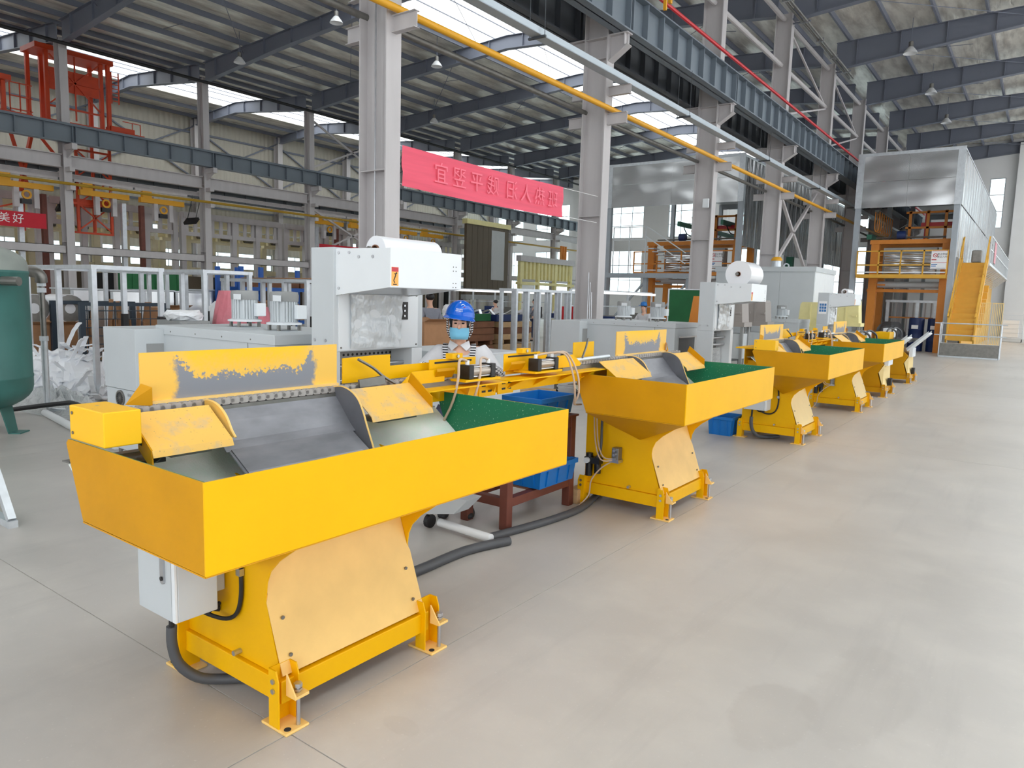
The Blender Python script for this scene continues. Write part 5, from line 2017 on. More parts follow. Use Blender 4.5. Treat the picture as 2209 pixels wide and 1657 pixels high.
for i, (x, y, lb) in enumerate(((-16.3, 6.3, 'brown carton with open flaps beyond mesh cage'), (-15.6, 8.3, 'brown carton behind rack near ribbed motors'), (-14.9, 9.9, 'tan carton at the end of foil faced stacks'))):
    box_thing('carton', lb, 'carton', (x, y, .0), .8, .7, 1.15 + .12 * i, 'carton', rz=.2 * i, group='cartons')
t = thing('plastic_crate', 'grey plastic crate with white film heaped on it, left of pink roll', 'crate', (-9.7, 5.45, 0), 0)
MB().box(-.3, .3, -.22, .22, .9, 1.25).o('body', 'grey_enamel_dark', t)
for k in range(5):
    MB().box(-.31, .31, -.2 + .1 * k - .01, -.2 + .1 * k + .01, .92, 1.22).o('rib', 'grey_enamel_dark', t)
MB().box(-.4, .4, -.3, .3, .0, .9).o('stand', 'carton', t)
sack((-9.7, 5.45, 1.25), 'white film heap on grey plastic crate', .26, .14, seed=5, name='film_bundle')
sack((-9.6, 6.1, .0), 'tall pink film wrapped bundle behind the first ribbed motor', .26, 1.68, 'pink_film', 6, 'wrapped_bundle')
sack((-9.5, 6.55, .0), 'shorter pink film wrapped bundle between the ribbed motors', .2, 1.45, 'pink_film', 8, 'wrapped_bundle')
sack((-13.7, 8.75, .6), 'white film mound behind rack of nearest tunnel', .6, .85, seed=9, name='film_bundle')
box_thing('carton', 'brown carton base under the white film mound', 'carton', (-13.7, 8.75, 0), 1.0, 1.0, .6, 'carton', group='cartons')
t = thing('board_rack', 'blue steel rack with brown boards behind the ribbed motors', 'rack', (-16.2, 10.3, 0))
for y in (0, .55, 2.4):
    for x in (-.5, .5):
        MB().box(x - .04, x + .04, y - .05, y + .05, 0, 2.26).o('upright', 'rail_blue', t)
for z in (.85, 1.68):
    for x in (-.5, .5):
        MB().box(x - .03, x + .03, .05, 2.35, z, z + .09).o('beam', 'rail_blue', t)
for k in range(3):
    MB().box(-.42, .42, .7 + .55 * k, 1.2 + .55 * k, .95, 1.45 - .08 * k).o('board_pack', 'carton', t)
    MB().box(-.42, .42, .7 + .55 * k, 1.2 + .55 * k, 1.78, 1.9 + .06 * k).o('board_pack', 'wood_brown', t)

# green sheet fence and dark openings at the far column row
t = thing('sheet_fence', 'green corrugated sheet fence beyond the racks', 'fence', (-24.2, 11.5, 0))
for k in range(12):
    MB().box(-.015 - .02 * (k % 2), .015 - .02 * (k % 2), .19 * k, .19 * k + .185, .9, 2.2).o('sheet', 'fence_green', t)
for y in (0, 1.1, 2.25):
    MB().box(-.1, -.04, y - .03, y + .03, 0, 2.2).o('post', 'fence_green', t)
t = thing('green_board', 'green board panel standing beside the second sealing tower', 'board', (-5.92, 14.0, 0))
MB().box(-.33, .33, -.01, .01, .75, 1.95).o('panel', 'fence_green', t)
MB().box(-.36, -.33, -.02, .02, 0, 1.97).o('post', 'galvanised', t)
MB().box(.33, .36, -.02, .02, 0, 1.97).o('post', 'galvanised', t)
MB().box(-.33, .33, -.02, .02, 1.95, 1.97).o('top_trim', 'galvanised', t)
t = thing('orange_hopper', 'orange sheet hopper half hidden by second sealing tower', 'hopper', (-5.08, 12.95, 0))
MB().prism([(-.2, 1.25), (.25, 1.25), (.25, 1.82), (-.12, 1.82)], 'y', -.25, .25).o('hood', 'orange_paint', t)
MB().box(-.28, .3, -.3, .3, 1.18, 1.25).o('flange', 'orange_paint', t)
for x in (-.22, .24):
    for y in (-.24, .24):
        MB().box(x - .02, x + .02, y - .02, y + .02, 0, 1.18).o('leg', 'grey_enamel_dark', t)


def hopper_cover(loc, label, m, w_, h0, h1, rz=0):
    t = thing('hopper_cover', label, 'machine cover', loc, rz, 'tapered machine covers')
    MB().prism([(-w_ / 2, h0), (w_ / 2, h0), (w_ / 2 * .86, h1 - .05), (w_ / 2 * .7, h1), (-w_ / 2 * .7, h1), (-w_ / 2 * .86, h1 - .05)], 'y', -.22, .22).o('cover', m, t)
    MB().box(-w_ / 2 - .06, w_ / 2 + .06, -.26, .26, h0 - .1, h0).o('flange', m, t)
    MB().box(-.02, .02, -.24, -.22, h0, h1 - .05).o('seam_rib', m, t)
    for s in (-1, 1):
        MB().box(s * w_ * .33 - .06, s * w_ * .33 + .06, -.25, -.22, h0 + .18, h0 + .23).o('handle', m, t)
    for x in (-w_ / 2, w_ / 2):
        for y in (-.2, .2):
            MB().box(x - .03, x + .03, y - .03, y + .03, 0, h0 - .1).o('leg', 'grey_enamel_dark', t)
    MB().box(-w_ / 2, w_ / 2, -.2, .2, .5, h0 - .25).o('body', 'grey_enamel', t)
    return t


hopper_cover((-4.55, 22.5, 0), 'tall cream tapered cover by the white booth corner', 'cream_paint', .72, 1.25, 1.92)
hopper_cover((-5.05, 20.6, 0), 'cream tapered cover behind the third sealing tower', 'cream_paint', .6, 1.15, 1.8)
hopper_cover((-5.55, 15.9, 0), 'grey tapered cover behind second sealing tower, nearer of two', 'hood_grey', .55, 1.3, 1.8)
hopper_cover((-5.45, 17.3, 0), 'grey tapered cover next to the third sealing tower', 'hood_grey', .5, 1.3, 1.8)

# white sandwich-panel booth
t = thing('white_booth', 'large white panel booth behind the third sealing tower', 'booth', (-6.85, 23.2, 0))
for k in range(3):
    MB().box(-1.46 + .973 * k, -1.46 + .973 * k + .968, -1.2, -1.14, .1, 2.68).o('wall_panel', 'grey_enamel', t)
for k in range(2):
    MB().box(1.40, 1.46, -1.14 + 1.14 * k, -1.14 + 1.14 * k + 1.135, .1, 2.68).o('wall_panel', 'white_enamel', t)
    MB().box(-1.46, -1.40, -1.14 + 1.14 * k, -1.14 + 1.14 * k + 1.135, .1, 2.68).o('wall_panel', 'white_enamel', t)
MB().box(-1.46, 1.46, 1.14, 1.2, .1, 2.68).o('wall_panel', 'white_enamel', t)
MB().box(-1.49, 1.49, -1.23, 1.23, 2.68, 2.82).o('roof_panel', 'grey_enamel', t)
MB().box(-1.48, 1.48, -1.22, 1.22, 0, .1).o('base_frame', 'grey_enamel_dark', t)
MB().box(1.462, 1.47, -.3, -.2, 1.2, 1.3).o('handle', 'label_black', t)
MB().ring((.3, -.02, 2.9), (.3, .02, 2.9), .09, .055, 16).o('lifting_eye', 'galvanised', t)
t = thing('filter_jar', 'clear ribbed jar with yellow lid standing on white booth roof', 'jar', (-7.15, 24.2, 2.82))
MB().lathe([(.13, 0), (.15, .04), (.14, .1), (.15, .16), (.14, .22), (.15, .3)], n=16).o('jar', 'galvanised', t, smooth=True)
MB().lathe([(.17, .3), (.17, .36), (.12, .42), (.02, .43)], n=16).o('lid', 'pipe_yellow', t, smooth=True)

# long lit work bench with tube lamps
for i, (x, y0_, y1_, lb) in enumerate(((-17.6, 20.6, 27.6, 'long bench row with white tube lamps behind the open uprights'), (-10.2, 17.2, 22.4, 'work bench with white tube lamps beyond the second tunnel'))):
    t = thing('work_bench', lb, 'bench', (x, y0_, 0), 0, 'lit work benches')
    L_ = y1_ - y0_
    MB().box(-.5, .5, 0, L_, .82, .86).o('bench_top', 'grey_enamel', t)
    n = int(L_ / 1.3)
    for k in range(n + 1):
        for xx in (-.45, .45):
            MB().box(xx - .03, xx + .03, L_ * k / n - .03, L_ * k / n + .03, 0, .82).o('leg', 'galvanised', t)
        MB().box(-.47, -.42, L_ * k / n - .025, L_ * k / n + .025, .86, 1.98).o('lamp_post', 'galvanised', t)
    MB().box(-.47, -.42, 0, L_, 1.94, 1.99).o('lamp_beam', 'galvanised', t)
    MB().box(-.47, -.42, 0, L_, 1.5, 1.53).o('shelf_rail', 'galvanised', t)
    for k in range(n):
        MB().box(-.40, -.28, L_ * k / n + .05, L_ * (k + 1) / n - .05, 1.88, 1.95).o('tube_lamp', 'lamp_glow', t)
    for k in range(int(L_ / .35)):
        rr = random.Random(k + 50 * i)
        MB().box(rr.uniform(-.4, .0), rr.uniform(.1, .4), .35 * k, .35 * k + rr.uniform(.1, .3), .86, .86 + rr.uniform(.08, .5)).o('bench_item', rr.choice(['dull_steel', 'grey_enamel_dark', 'black_plastic', 'white_plastic', 'galvanised', 'dark_blue']), t)
t = thing('red_cabinet', 'red cabinet with white notice at the foot of second column', 'cabinet', (-15.2, 24.9, 0))
MB().box(-.3, .3, -.45, .45, 0, 1.40).o('body', 'red_paint', t, bevel=.01)
MB().box(.3, .312, -.42, .42, .05, 1.35).o('door', 'red_paint', t)
MB().box(.312, .316, -.2, .12, .8, 1.2).o('notice', 'sign_white', t)
for i in range(3):
    tag(MB().cyl((-7.42 + .03 * i, 12.70 + .05 * i, 0), (-7.60 + .03 * i, 12.98 + .02 * i, 2.25 - .2 * i), .012, 6).o('steel_rod', 'bright_steel'),
        ['tallest thin rod', 'middle thin rod', 'shortest thin rod'][i] + ' leaning against the second column', 'rod', 'rods leaning on the second column')


# ------------------------------------------------------------------ banners
b = thing('banner', 'wide crimson cloth banner with faint mirrored lettering between columns', 'banner', (-7.46, 7.46, 0))
vs, fs = [], []
n = 48
for j in range(7):
    for i in range(n + 1):
        u, v_ = i / n, j / 6
        z0, z1 = 3.22 - .03 * math.sin(u * PI), 3.775 - .02 * math.sin(u * PI)
        vs.append((.012 * math.sin(v_ * 7 + u * 3) + .006 * math.sin(v_ * 23 - u * 9), u * 4.22, z0 + (z1 - z0) * v_))
for j in range(6):
    for i in range(n):
        a = j * (n + 1) + i
        fs.append((a, a + 1, a + n + 2, a + n + 1))
cl = MB().add(vs, fs).o('cloth', 'crimson_cloth', b)
for pz in cl.data.polygons:
    pz.use_smooth = True
for k, ch in enumerate('宜翌平贱汩人热班'):
    text_obj(ch, 'lettering', .33, 'banner_text_pale', cl, (.024, .80 + .42 * k + (.10 if k > 3 else 0), 3.48), (PI / 2, 0, -PI / 2), ext=.001)
for y, yy in ((0, .0), (4.22, 5.6)):
    for z in (3.24, 3.76):
        MB().cyl((0, y, z), (-.05, yy, z + .02), .005, 6).o('tie_cord', 'sign_white', b)
b = thing('banner', 'red banner with white lettering hung at the far column beside orange cage', 'banner', (XB + .3, 8.6, 0))
cl = MB().box(-.004, .004, 0, 3.8, 3.84, 4.42).o('cloth', 'red_banner', b)
for k, ch in enumerate('干净美好'):
    text_obj(ch, 'lettering', .40, 'text_white', cl, (.012, 1.42 + .47 * k, 4.13), (PI / 2, 0, PI / 2), ext=.002)
b = thing('banner', 'narrow red banner showing just above the nearest sealing tower', 'banner', (XB + .3, 25.7, 0))
MB().box(-.004, .004, 0, 4.8, 3.5, 4.28).o('cloth', 'red_banner', b)
for y0_, y1_ in ((-.25, 0), (4.8, 5.45)):
    MB().cyl((0, y0_, 4.2), (0, y1_, 4.2), .01, 6).o('tie_cord', 'sign_white', b)


# ------------------------------------------------------------------ orange mast cranes on the far runway
def mast_crane(loc, label, full=True):
    t = thing('mast_crane', label, 'crane', loc, 0, 'orange mast cranes')
    o_ = 'orange_red'
    MB().box(-.3, .3, -1.1, 3.0, .08, .42).o('end_carriage', o_, t, bevel=.01)
    MB().box(-.25, .25, 1.6, 2.6, .42, .62).o('drive_box', o_, t)
    for y in (-.9, 2.8):
        MB().cyl((-.08, y, .1), (.08, y, .1), .12, 14).o('wheel', 'black_rubber', t)
    # tall portal
    for x, y in ((-1.0, -1.05), (-1.0, -.55), (0, -.75), (0, 1.35), (-1.0, 1.35), (.1, 1.6)):
        MB().box(x - .07, x + .07, y - .07, y + .07, .42, 3.1).o('mast', o_, t)
    MB().box(-1.2, .2, -1.2, 1.8, 3.1, 3.3).o('head_frame', o_, t)
    MB().box(-.03, .03, -.65, 1.25, 1.65, 2.5).o('panel', o_, t)
    c = Vector((.06, .3, 2.05))
    for dy, dz in ((-.95, .95), (.95, .95), (-.95, -.95), (.95, -.95), (0, 1.05), (0, -1.5), (-.98, 0), (.98, 0)):
        MB().bar(c, c + Vector((0, dy, dz)), .05).o('brace', o_, t)
    MB().box(.02, .08, -.7, 1.3, .95, 1.02).o('cross_rail', o_, t)
    for y in (1.75, 2.05):
        MB().box(.0, .05, y, y + .04, 1.6, 2.9).o('ladder_rail', o_, t)
    for k in range(7):
        MB().box(.0, .04, 1.79, 2.05, 1.7 + .17 * k, 1.73 + .17 * k).o('rung', o_, t)
    for y in (2.6, 2.95):
        MB().box(.0, .03, y, y + .03, .42, .95).o('rail_post', o_, t)
    MB().box(.0, .03, 2.2, 2.98, .92, .95).o('hand_rail', o_, t)
    if full:
        # lower mast hanging through the runway
        for x, y in ((-.5, .2), (-.5, 1.1), (.1, .2), (.1, 1.55)):
            MB().bar((x, y, .08), (x, y, -4.0), .10).o('lower_mast', o_, t)
        for z in (-.6, -1.7, -2.8, -4.0):
            MB().box(.06, .14, .0, 1.6, z - .04, z + .04).o('cross_rail', o_, t)
        for k in range(3):
            z = -1.15 - 1.1 * k
            for a, q in ((.2, 1.55), (1.55, .2)):
                MB().bar((.1, a, z + .55), (.1, q, z - .55), .05).o('brace', o_, t)
            MB().bar((.1, .88, z + .55), (.1, .88, z - .55), .05).o('brace', o_, t)
        MB().box(-.5, .1, .2, 1.5, -2.9, -2.6).o('load_fork', o_, t)
        MB().bar((-.8, -.9, 0), (-.4, -.3, -1.0), .12).o('knee_brace', o_, t)
    return t


mast_crane((-33.2, 13.9, 7.9), 'orange mast crane with long hanging lattice frame behind the far column')
t = thing('mast_crane', 'shorter orange crane carriage with dark motor at frame edge', 'crane', (-33.2, 10.6, 7.9), 0, 'orange mast cranes')
MB().box(-.3, .3, -1.5, 1.9, .08, .42).o('end_carriage', 'orange_red', t)
for y in (-.9, -.2, .6, 1.0):
    MB().box(-.08, .08, y - .07, y + .07, .42, 1.55).o('mast', 'orange_red', t)
MB().box(-.9, .3, -1.5, 1.2, 1.55, 1.75).o('head_frame', 'orange_red', t)
MB().cyl((-.2, -.6, 1.9), (-.2, .1, 1.9), .16, 14).o('motor', 'dark_blue', t)
MB().box(-.04, .04, -.9, .3, .42, 1.0).o('panel', 'orange_red', t)
for y in (1.2, 1.55, 1.9):
    MB().box(.0, .04, y, y + .04, .5, 1.6).o('rail_post', 'orange_red', t)
for z in (.55, 1.05, 1.55):
    MB().box(.0, .04, 1.2, 2.0, z, z + .04).o('hand_rail', 'orange_red', t)
for y in (-.4, 1.2):
    MB().bar((-.3, y, .08), (-.1, y + .5, -2.2), .14).o('lower_mast', 'orange_red', t)
    MB().bar((-.3, y + .9, .08), (-.1, y + .3, -2.2), .12).o('lower_mast', 'orange_red', t)
for z in (-3.9, -3.5):
    MB().box(-.1, .0, -1.5, 1.6, z - .05, z + .05).o('cross_rail', 'orange_red', t)
MB().bar((-.1, 1.5, -2.2), (-.1, 1.5, -4.1), .14).o('lower_mast', 'orange_red', t)
for a, q in ((-1.2, 1.4), (1.4, -1.2)):
    MB().bar((-.05, a, -3.0), (-.05, q, -3.9), .06).o('brace', 'orange_red', t)


# ------------------------------------------------------------------ cream curing line with hoists under the far bay
def gantry(y0, y1, label, x=-36.8, n=4):
    t = thing('curing_gantry', label, 'gantry', (x, y0, 0), 0, 'cream curing gantries')
    L_ = y1 - y0
    c_ = 'cream_line'
    for k in range(n + 1):
        y = L_ * k / n
        MB().box(-.14, .14, y - .14, y + .14, 0, 4.1).o('post', c_, t)
    for z, hh in ((4.1, .16), (3.3, .10), (2.55, .25)):
        MB().box(-.18, .10, 0, L_, z, z + hh).o('beam', c_, t)
    MB().box(-.6, -.5, 0, L_, 5.0, 5.5).o('roof_beam', c_, t)
    MB().box(-.35, -.32, 0, L_, 4.26, 4.9).o('screen', c_, t)
    for k in range(n * 2):
        y = L_ * (k + .5) / (n * 2)
        MB().cyl((.0, y, 4.26), (.0, y, 4.75), .11, 10).o('stub', c_, t)
    for k in range(n):
        y = L_ * (k + .55) / n
        m_ = MB().cyl((.1, y - .25, 4.45), (.1, y + .25, 4.45), .14, 10).o('gear_motor', 'dull_steel', t)
    # grey upper frame in front
    for k in range(n + 1):
        y = L_ * k / n
        MB().box(1.9, 2.15, y - .12, y + .12, 0, 5.4).o('frame_post', 'column_grey', t)
    MB().box(1.85, 2.2, 0, L_, 5.15, 5.45).o('frame_beam', 'column_grey', t)
    MB().box(1.9, 2.1, 0, L_, 4.3, 4.5).o('frame_beam', 'column_grey', t)
    for k in range(n * 3):
        y = L_ * (k + .5) / (n * 3)
        MB().box(1.95, 2.05, y - .08, y + .08, 4.5, 5.15).o('frame_stub', 'column_grey', t)
    for k in range(3):
        y = L_ * (k + .3) / 3
        MB().box(.4, 1.4, y, y + L_ * .2, .2, 2.3).o('mould', 'bench_panel' if k != 1 else 'dark_void', t)
    return t


gantry(8.3, 13.2, 'cream curing gantry bay behind the orange cranes', n=3)
gantry(13.6, 19.2, 'cream curing gantry bay between first two far columns')
gantry(19.6, 25.2, 'cream curing gantry bay between second and third far columns')
gantry(25.6, 31.2, 'cream curing gantry bay behind the nearest tall column')
gantry(37.4, 43.0, 'cream curing gantry bay beneath the crimson banner')


def hoist(loc, label):
    t = thing('chain_hoist', label, 'hoist', loc, 0, 'yellow chain hoists')
    MB().box(-.12, .12, -1.0, 1.0, .0, .22).o('trolley', 'pipe_yellow', t)
    MB().box(-.10, .10, -.9, -.5, .22, .5).o('motor_box', 'pipe_yellow', t)
    for y in (-.32, .38):
        MB().box(-.1, .1, y - .09, y + .09, -.75, .3).o('clamp', 'column_grey', t)
    MB().ring((.05, .03, -.25), (.11, .03, -.25), .18, .11, 14).o('hook_ring', 'pipe_yellow', t)
    MB().box(-.1, .1, -.15, .2, -.6, -.42).o('gear_box', 'black_plastic', t)
    MB().box(-.05, .05, -1.2, 1.2, .5, .6).o('run_rail', 'column_grey', t)
    return t


t = thing('monorail', 'grey monorail beam carrying yellow hoists on the far columns', 'rail', (-32.72, 10.0, 6.02))
MB().box(-.07, .07, 0, 28, 0, .03).box(-.01, .01, 0, 28, .03, .15).box(-.07, .07, 0, 28, .15, .18).o('beam', 'column_grey', t)
for k in range(5):
    MB().box(-.08, .30, 3.25 + 6 * k, 3.35 + 6 * k, .18, .24).o('bracket', 'column_grey', t)
for i, y in enumerate((12.0, 15.0, 17.5, 27.0, 29.5, 33.0, 35.5)):
    hoist((-32.72, y, 5.42), '%s yellow chain hoist along the far column row, counted from the orange crane' % ['first', 'second', 'third', 'fourth', 'fifth', 'sixth', 'seventh', 'eighth', 'ninth'][i])
for i, (y, m_) in enumerate(((12.75, 'red_brown'), (16.7, 'red_brown'), (11.9, 'galvanised'), (15.9, 'galvanised'), (27.8, 'red_brown'), (26.4, 'galvanised'))):
    tag(MB().box(-33.1, -32.9, y - .09, y + .09, 0, 5.3).o('service_post', m_),
        ['brown', 'brown', 'silver', 'silver', 'brown', 'silver'][i] + ' service post ' + ['beside the first yellow hoist', 'beside the third yellow hoist', 'under the first yellow hoist', 'under the second yellow hoist', 'behind the crimson banner end', 'next to tallest column'][i], 'post', 'service posts')
for i, y in enumerate((19.0, 13.5)):
    t = thing('flood_lamp', ['black tilted flood lamp between hoists and second far column', 'black tilted flood lamp beside orange lattice'][i], 'lamp', (-32.9, y, 4.9), 0, 'flood lamps')
    MB().plate([(-.1, -.3, -.25), (-.1, .3, -.15), (.2, .3, .05), (.2, -.3, -.05)], .12).o('housing', 'black_plastic', t)
    for s in (-.2, .2):
        MB().bar((0, s, .0), (.18, s + .2, 1.13), .03).o('bracket', 'black_plastic', t)
# brown press platens and pale frames deeper in the bay
t = thing('press_wall', 'brown ribbed press wall with hanging clear sheet beyond banner', 'press', (-29.6, 35.2, 0))
for k in range(8):
    MB().box(-.1, .1, .55 * k, .55 * k + .53, 1.8, 6.2).o('rib_panel', 'bench_panel', t)
MB().box(-.2, .2, -.1, 4.5, 6.2, 6.5).o('top_beam', 'cream_paint', t)
MB().box(-.2, .2, -.1, 4.5, 1.5, 1.8).o('base_beam', 'grey_enamel_dark', t)
for y in (.2, 4.2):
    MB().box(-.15, .15, y - .15, y + .15, 0, 1.5).o('leg', 'grey_enamel_dark', t)
film_sheet(t, .12, 2.5, 3.9, 2.8, 6.0, 'clear_film', 4)
t = thing('cream_frame_line', 'cream framed line with row of hanging pads near end wall', 'gantry', (-29.5, 41.0, 0))
for k in range(4):
    MB().box(-.12, .12, 2.2 * k - .12, 2.2 * k + .12, 0, 4.4).o('post', 'cream_paint', t)
MB().box(-.2, .2, -.2, 6.9, 4.2, 4.6).o('beam', 'column_grey', t)
MB().box(-.2, .2, -.2, 6.9, 2.6, 2.8).o('beam', 'cream_paint', t)
for k in range(14):
    MB().box(-.1, .1, .1 + .48 * k, .34 + .48 * k, 3.0, 4.2).o('pad', 'cream_paint', t)
for k in range(3):
    MB().cyl((.0, 5.2 + .3 * k, 4.6), (0, 5.2 + .3 * k, 5.6), .1, 10).o('cylinder', 'orange_paint', t)


# ------------------------------------------------------------------ metal sheet enclosures at the end of the aisle
def enclosure(loc, label, wid, zs, ze, zt, dep, side_z, npan, posts_h):
    """portal with aluminium sheet fascia on the front and sheet panels down the +x side"""
    t = thing('sheet_enclosure', label, 'enclosure', loc, 0, 'aluminium sheet enclosures')
    for x in (0, wid):
        y = 0
        while y <= dep + .1:
            MB().box(x - .1, x + .1, y - .1, y + .1, 0, posts_h).o('post', 'beam_light', t)
            y += dep / 3
    for z0, z1 in ((zs, ze), (ze + .01, zt)):
        for k in range(2):
            MB().box(.1 + (wid - .2) / 2 * k + .003, .1 + (wid - .2) / 2 * (k + 1) - .003, -.13, -.115, z0, z1).o('fascia_sheet', 'alu_sheet', t)
    MB().box(-.12, wid + .12, -.14, -.10, zt, zt + .12).o('fascia_trim', 'galvanised', t)
    MB().box(-.12, wid + .12, -.10, dep + .1, zt + .02, zt + .06).o('roof_sheet', 'galvanised', t)
    for x in (0, wid):
        MB().box(x - .12, x + .12, -.14, -.102, zs, zt).o('fascia_trim', 'galvanised', t)
    w_ = dep / npan
    for k in range(npan):
        for z0, z1 in side_z:
            MB().box(wid + .105, wid + .12, .1 + w_ * k + .01, .1 + w_ * (k + 1) - .01, z0, z1 - .01).o('side_sheet', 'alu_sheet_ribbed', t)
            MB().box(wid + .12, wid + .135, .1 + w_ * (k + 1) - .03, .1 + w_ * (k + 1) + .01, z0, z1 - .01).o('seam', 'galvanised', t)
    for y in (dep / 3, dep * 2 / 3, dep):
        MB().box(0, wid, y - .08, y + .08, zt - .3, zt).o('cross_beam', 'beam_light', t)
    return t


MATS['beam_light'] = mat('beam_light', S(168, 176, 184), .5, var=.08)
enclosure((-6.4, 32.1, 0), 'tall aluminium clad enclosure beside yellow stairs', 3.42, 5.63, 6.62, 7.62, 21.0, ((5.65, 7.6), (3.7, 5.6)), 19, 7.6)
enclosure((-16.6, 30.1, 0), 'aluminium clad enclosure beyond the columns with wrinkled fascia', 6.1, 5.9, 6.9, 7.72, 21.0, ((4.1, 7.7),), 14, 7.7)


def orange_press(loc, label, x0, x1, frame_m, rail_m, sign_x):
    t = thing('press_frame', label, 'press', loc, 0, 'orange press frames')
    for x in (x0 + .5, x1 - .12):
        MB().box(x - .15, x + .15, -.15, .15, 0, 4.25).o('post', frame_m, t)
        MB().box(x - .12, x + .12, 1.6, 1.9, 0, 4.25).o('post', frame_m, t)
    MB().box(x0 + .3, x1 + .1, -.17, .17, 4.25, 4.42).o('top_beam', frame_m, t)
    MB().box(x0 + .3, x1 + .1, 1.6, 1.9, 4.25, 4.42).o('top_beam', frame_m, t)
    MB().box(x0 + .3, x1, -.08, .08, 2.34, 2.46).o('tie_beam', frame_m, t)
    for k in range(5):
        MB().box(x0 + .62, x0 + .95, -.05, .05, 2.6 + .3 * k, 2.66 + .3 * k).o('rung', frame_m, t)
    # platform with guard rail
    MB().box(x0, x1, -.9, -.2, 2.88, 3.02).o('platform', rail_m, t)
    L_ = x1 - x0
    for k in range(5):
        MB().box(x0 + L_ * k / 4 - .025, x0 + L_ * k / 4 + .025, -.88, -.83, 3.02, 3.95).o('rail_post', rail_m, t)
    for z in (3.36, 3.90):
        MB().box(x0, x1, -.88, -.84, z, z + .05).o('guard_rail', rail_m, t)
    MB().box(x0, x1, -.86, -.85, 3.08, 3.13).o('toe_board', 'white_enamel', t)
    # crumpled aluminium wraps on the press head
    for z0, z1 in ((2.98, 3.35), (3.42, 3.86)):
        o = film_sheet(t, 0, 0, 1, 0, 1, 'alu_sheet', int(z0 * 10))
        o.name = 'foil_wrap'
        o.rotation_euler = (0, 0, -PI / 2)
        o.scale = (3, L_ * .58, z1 - z0)
        o.location = (x0 + L_ * .28, -.18, z0)
    MB().box(x0 + L_ * .26, x0 + L_ * .86, -.1, .3, 2.95, 4.1).o('press_head', 'grey_enamel_dark', t)
    MB().cyl((x0 + L_ * .15, .2, 2.65), (x1 - .3, .2, 2.65), .13, 14).o('roller', 'grey_enamel', t, smooth=True)
    # winch on top
    MB().cyl((x0 + L_ * .4, -.1, 4.6), (x0 + L_ * .4 + .3, -.1, 4.6), .16, 14).o('winch_motor', 'dark_blue', t, smooth=True)
    MB().cyl((x0 + L_ * .15, .1, 4.52), (x1 - .2, .1, 4.52), .035, 8).o('shaft', 'dull_steel', t)
    for k in range(3):
        x = x0 + L_ * (.5 + .2 * k)
        MB().box(x - .05, x + .05, .6, .7, 4.42, 5.6).o('upper_post', frame_m, t)
    for z in (4.9, 5.5):
        MB().box(x0 + L_ * .45, x1, .6, .68, z, z + .08).o('upper_rail', frame_m, t)
    MB().box(x0 + L_ * .62, x1 - .1, .75, .95, 4.95, 5.15).o('ram', 'red_paint', t)
    MB().box(x0 + L_ * .66, x0 + L_ * .70, .8, .9, 4.5, 5.6).o('ram_post', 'red_paint', t)
    # notice board on the rail
    sg = MB().box(sign_x, sign_x + .52, -.905, -.89, 3.22, 3.92).o('notice_board', 'sign_white', t)
    MB().ring((sign_x + .13, -.908, 3.74), (sign_x + .13, -.906, 3.74), .075, .055, 20).o('ban_ring', 'red_paint', sg)
    MB().bar((sign_x + .08, -.908, 3.79), (sign_x + .18, -.908, 3.69), .018, .003, (0, 1, 0)).o('ban_bar', 'red_paint', sg)
    text_obj('禁止停留', 'notice_text', .085, 'label_black', sg, (sign_x + .36, -.907, 3.78), (PI / 2, 0, 0))
    text_obj('禁止入内', 'notice_text', .085, 'label_black', sg, (sign_x + .36, -.907, 3.68), (PI / 2, 0, 0))
    for z, m_, w_ in ((3.90, 'red_paint', .5), (3.56, 'label_red', .16), (3.46, 'red_paint', .5), (3.38, 'label_blue', .2), (3.32, 'label_blue', .16), (3.25, 'label_black', .48)):
        MB().box(sign_x + .02, sign_x + .02 + w_, -.907, -.905, z, z + (.015 if w_ > .3 else .035)).o('notice_line', m_, sg)
    return t


orange_press((-6.25, 32.75, 0), 'orange press frame with yellow railing under the tall enclosure', 0, 3.13, 'orange_paint', 'gold_stair', 2.6)
orange_press((-15.4, 31.2, 0), 'orange press frame with orange railing beyond the columns', 0, 4.6, 'orange_paint', 'orange_paint', 3.65)

t = thing('festoon_hose', 'row of orange hose loops hanging under tall enclosure', 'hose', (-5.95, 33.2, 5.5))
for k in range(7):
    MB().tube([(0, .5 * k, .1), (.0, .5 * k, -.45), (.02, .5 * k, -.62), (.08, .5 * k, -.70), (.14, .5 * k, -.62), (.16, .5 * k, -.45), (.16, .5 * k, .1)], .02, 8).o('hose_loop', 'orange_paint', t, smooth=True)
MB().box(.0, .16, -.2, 3.3, .1, .16).o('festoon_rail', 'dull_steel', t)
tag(MB().box(-6.2, -6.0, 32.6, 39, 4.55, 4.75).box(-6.15, -6.05, 32.6, 39, 4.35, 4.55).o('track_beam', 'rail_green'), 'long green track beam inside tall enclosure below orange hoses', 'beam') if False else None
mat('rail_green', S(56, 122, 100), .5, var=.1)
tag(MB().box(-6.2, -6.0, 33.1, 40, 4.5, 4.7).o('track_beam', 'rail_green', bevel=.01), 'long green track beam under tall enclosure below orange hoses', 'beam')
for i, (x, y, lb) in enumerate(((-11.6, 31.0, 'green track beam in far enclosure, nearer its open side'), (-13.6, 31.0, 'green track beam in the middle of far enclosure'))):
    t = thing('track_beam', lb, 'beam', (x, y, 5.1), 0, 'green track beams')
    MB().box(-.06, .06, 0, 9, .0, .2).o('web', 'rail_green', t)
    for k in range(4):
        MB().tube([(0, .6 + 1.1 * k, 0), (.1, .8 + 1.1 * k, -.3), (.3, .9 + 1.1 * k, -.35), (.35, 1.0 + 1.1 * k, -.1)], .025, 6).o('cable_loop', 'black_rubber', t)
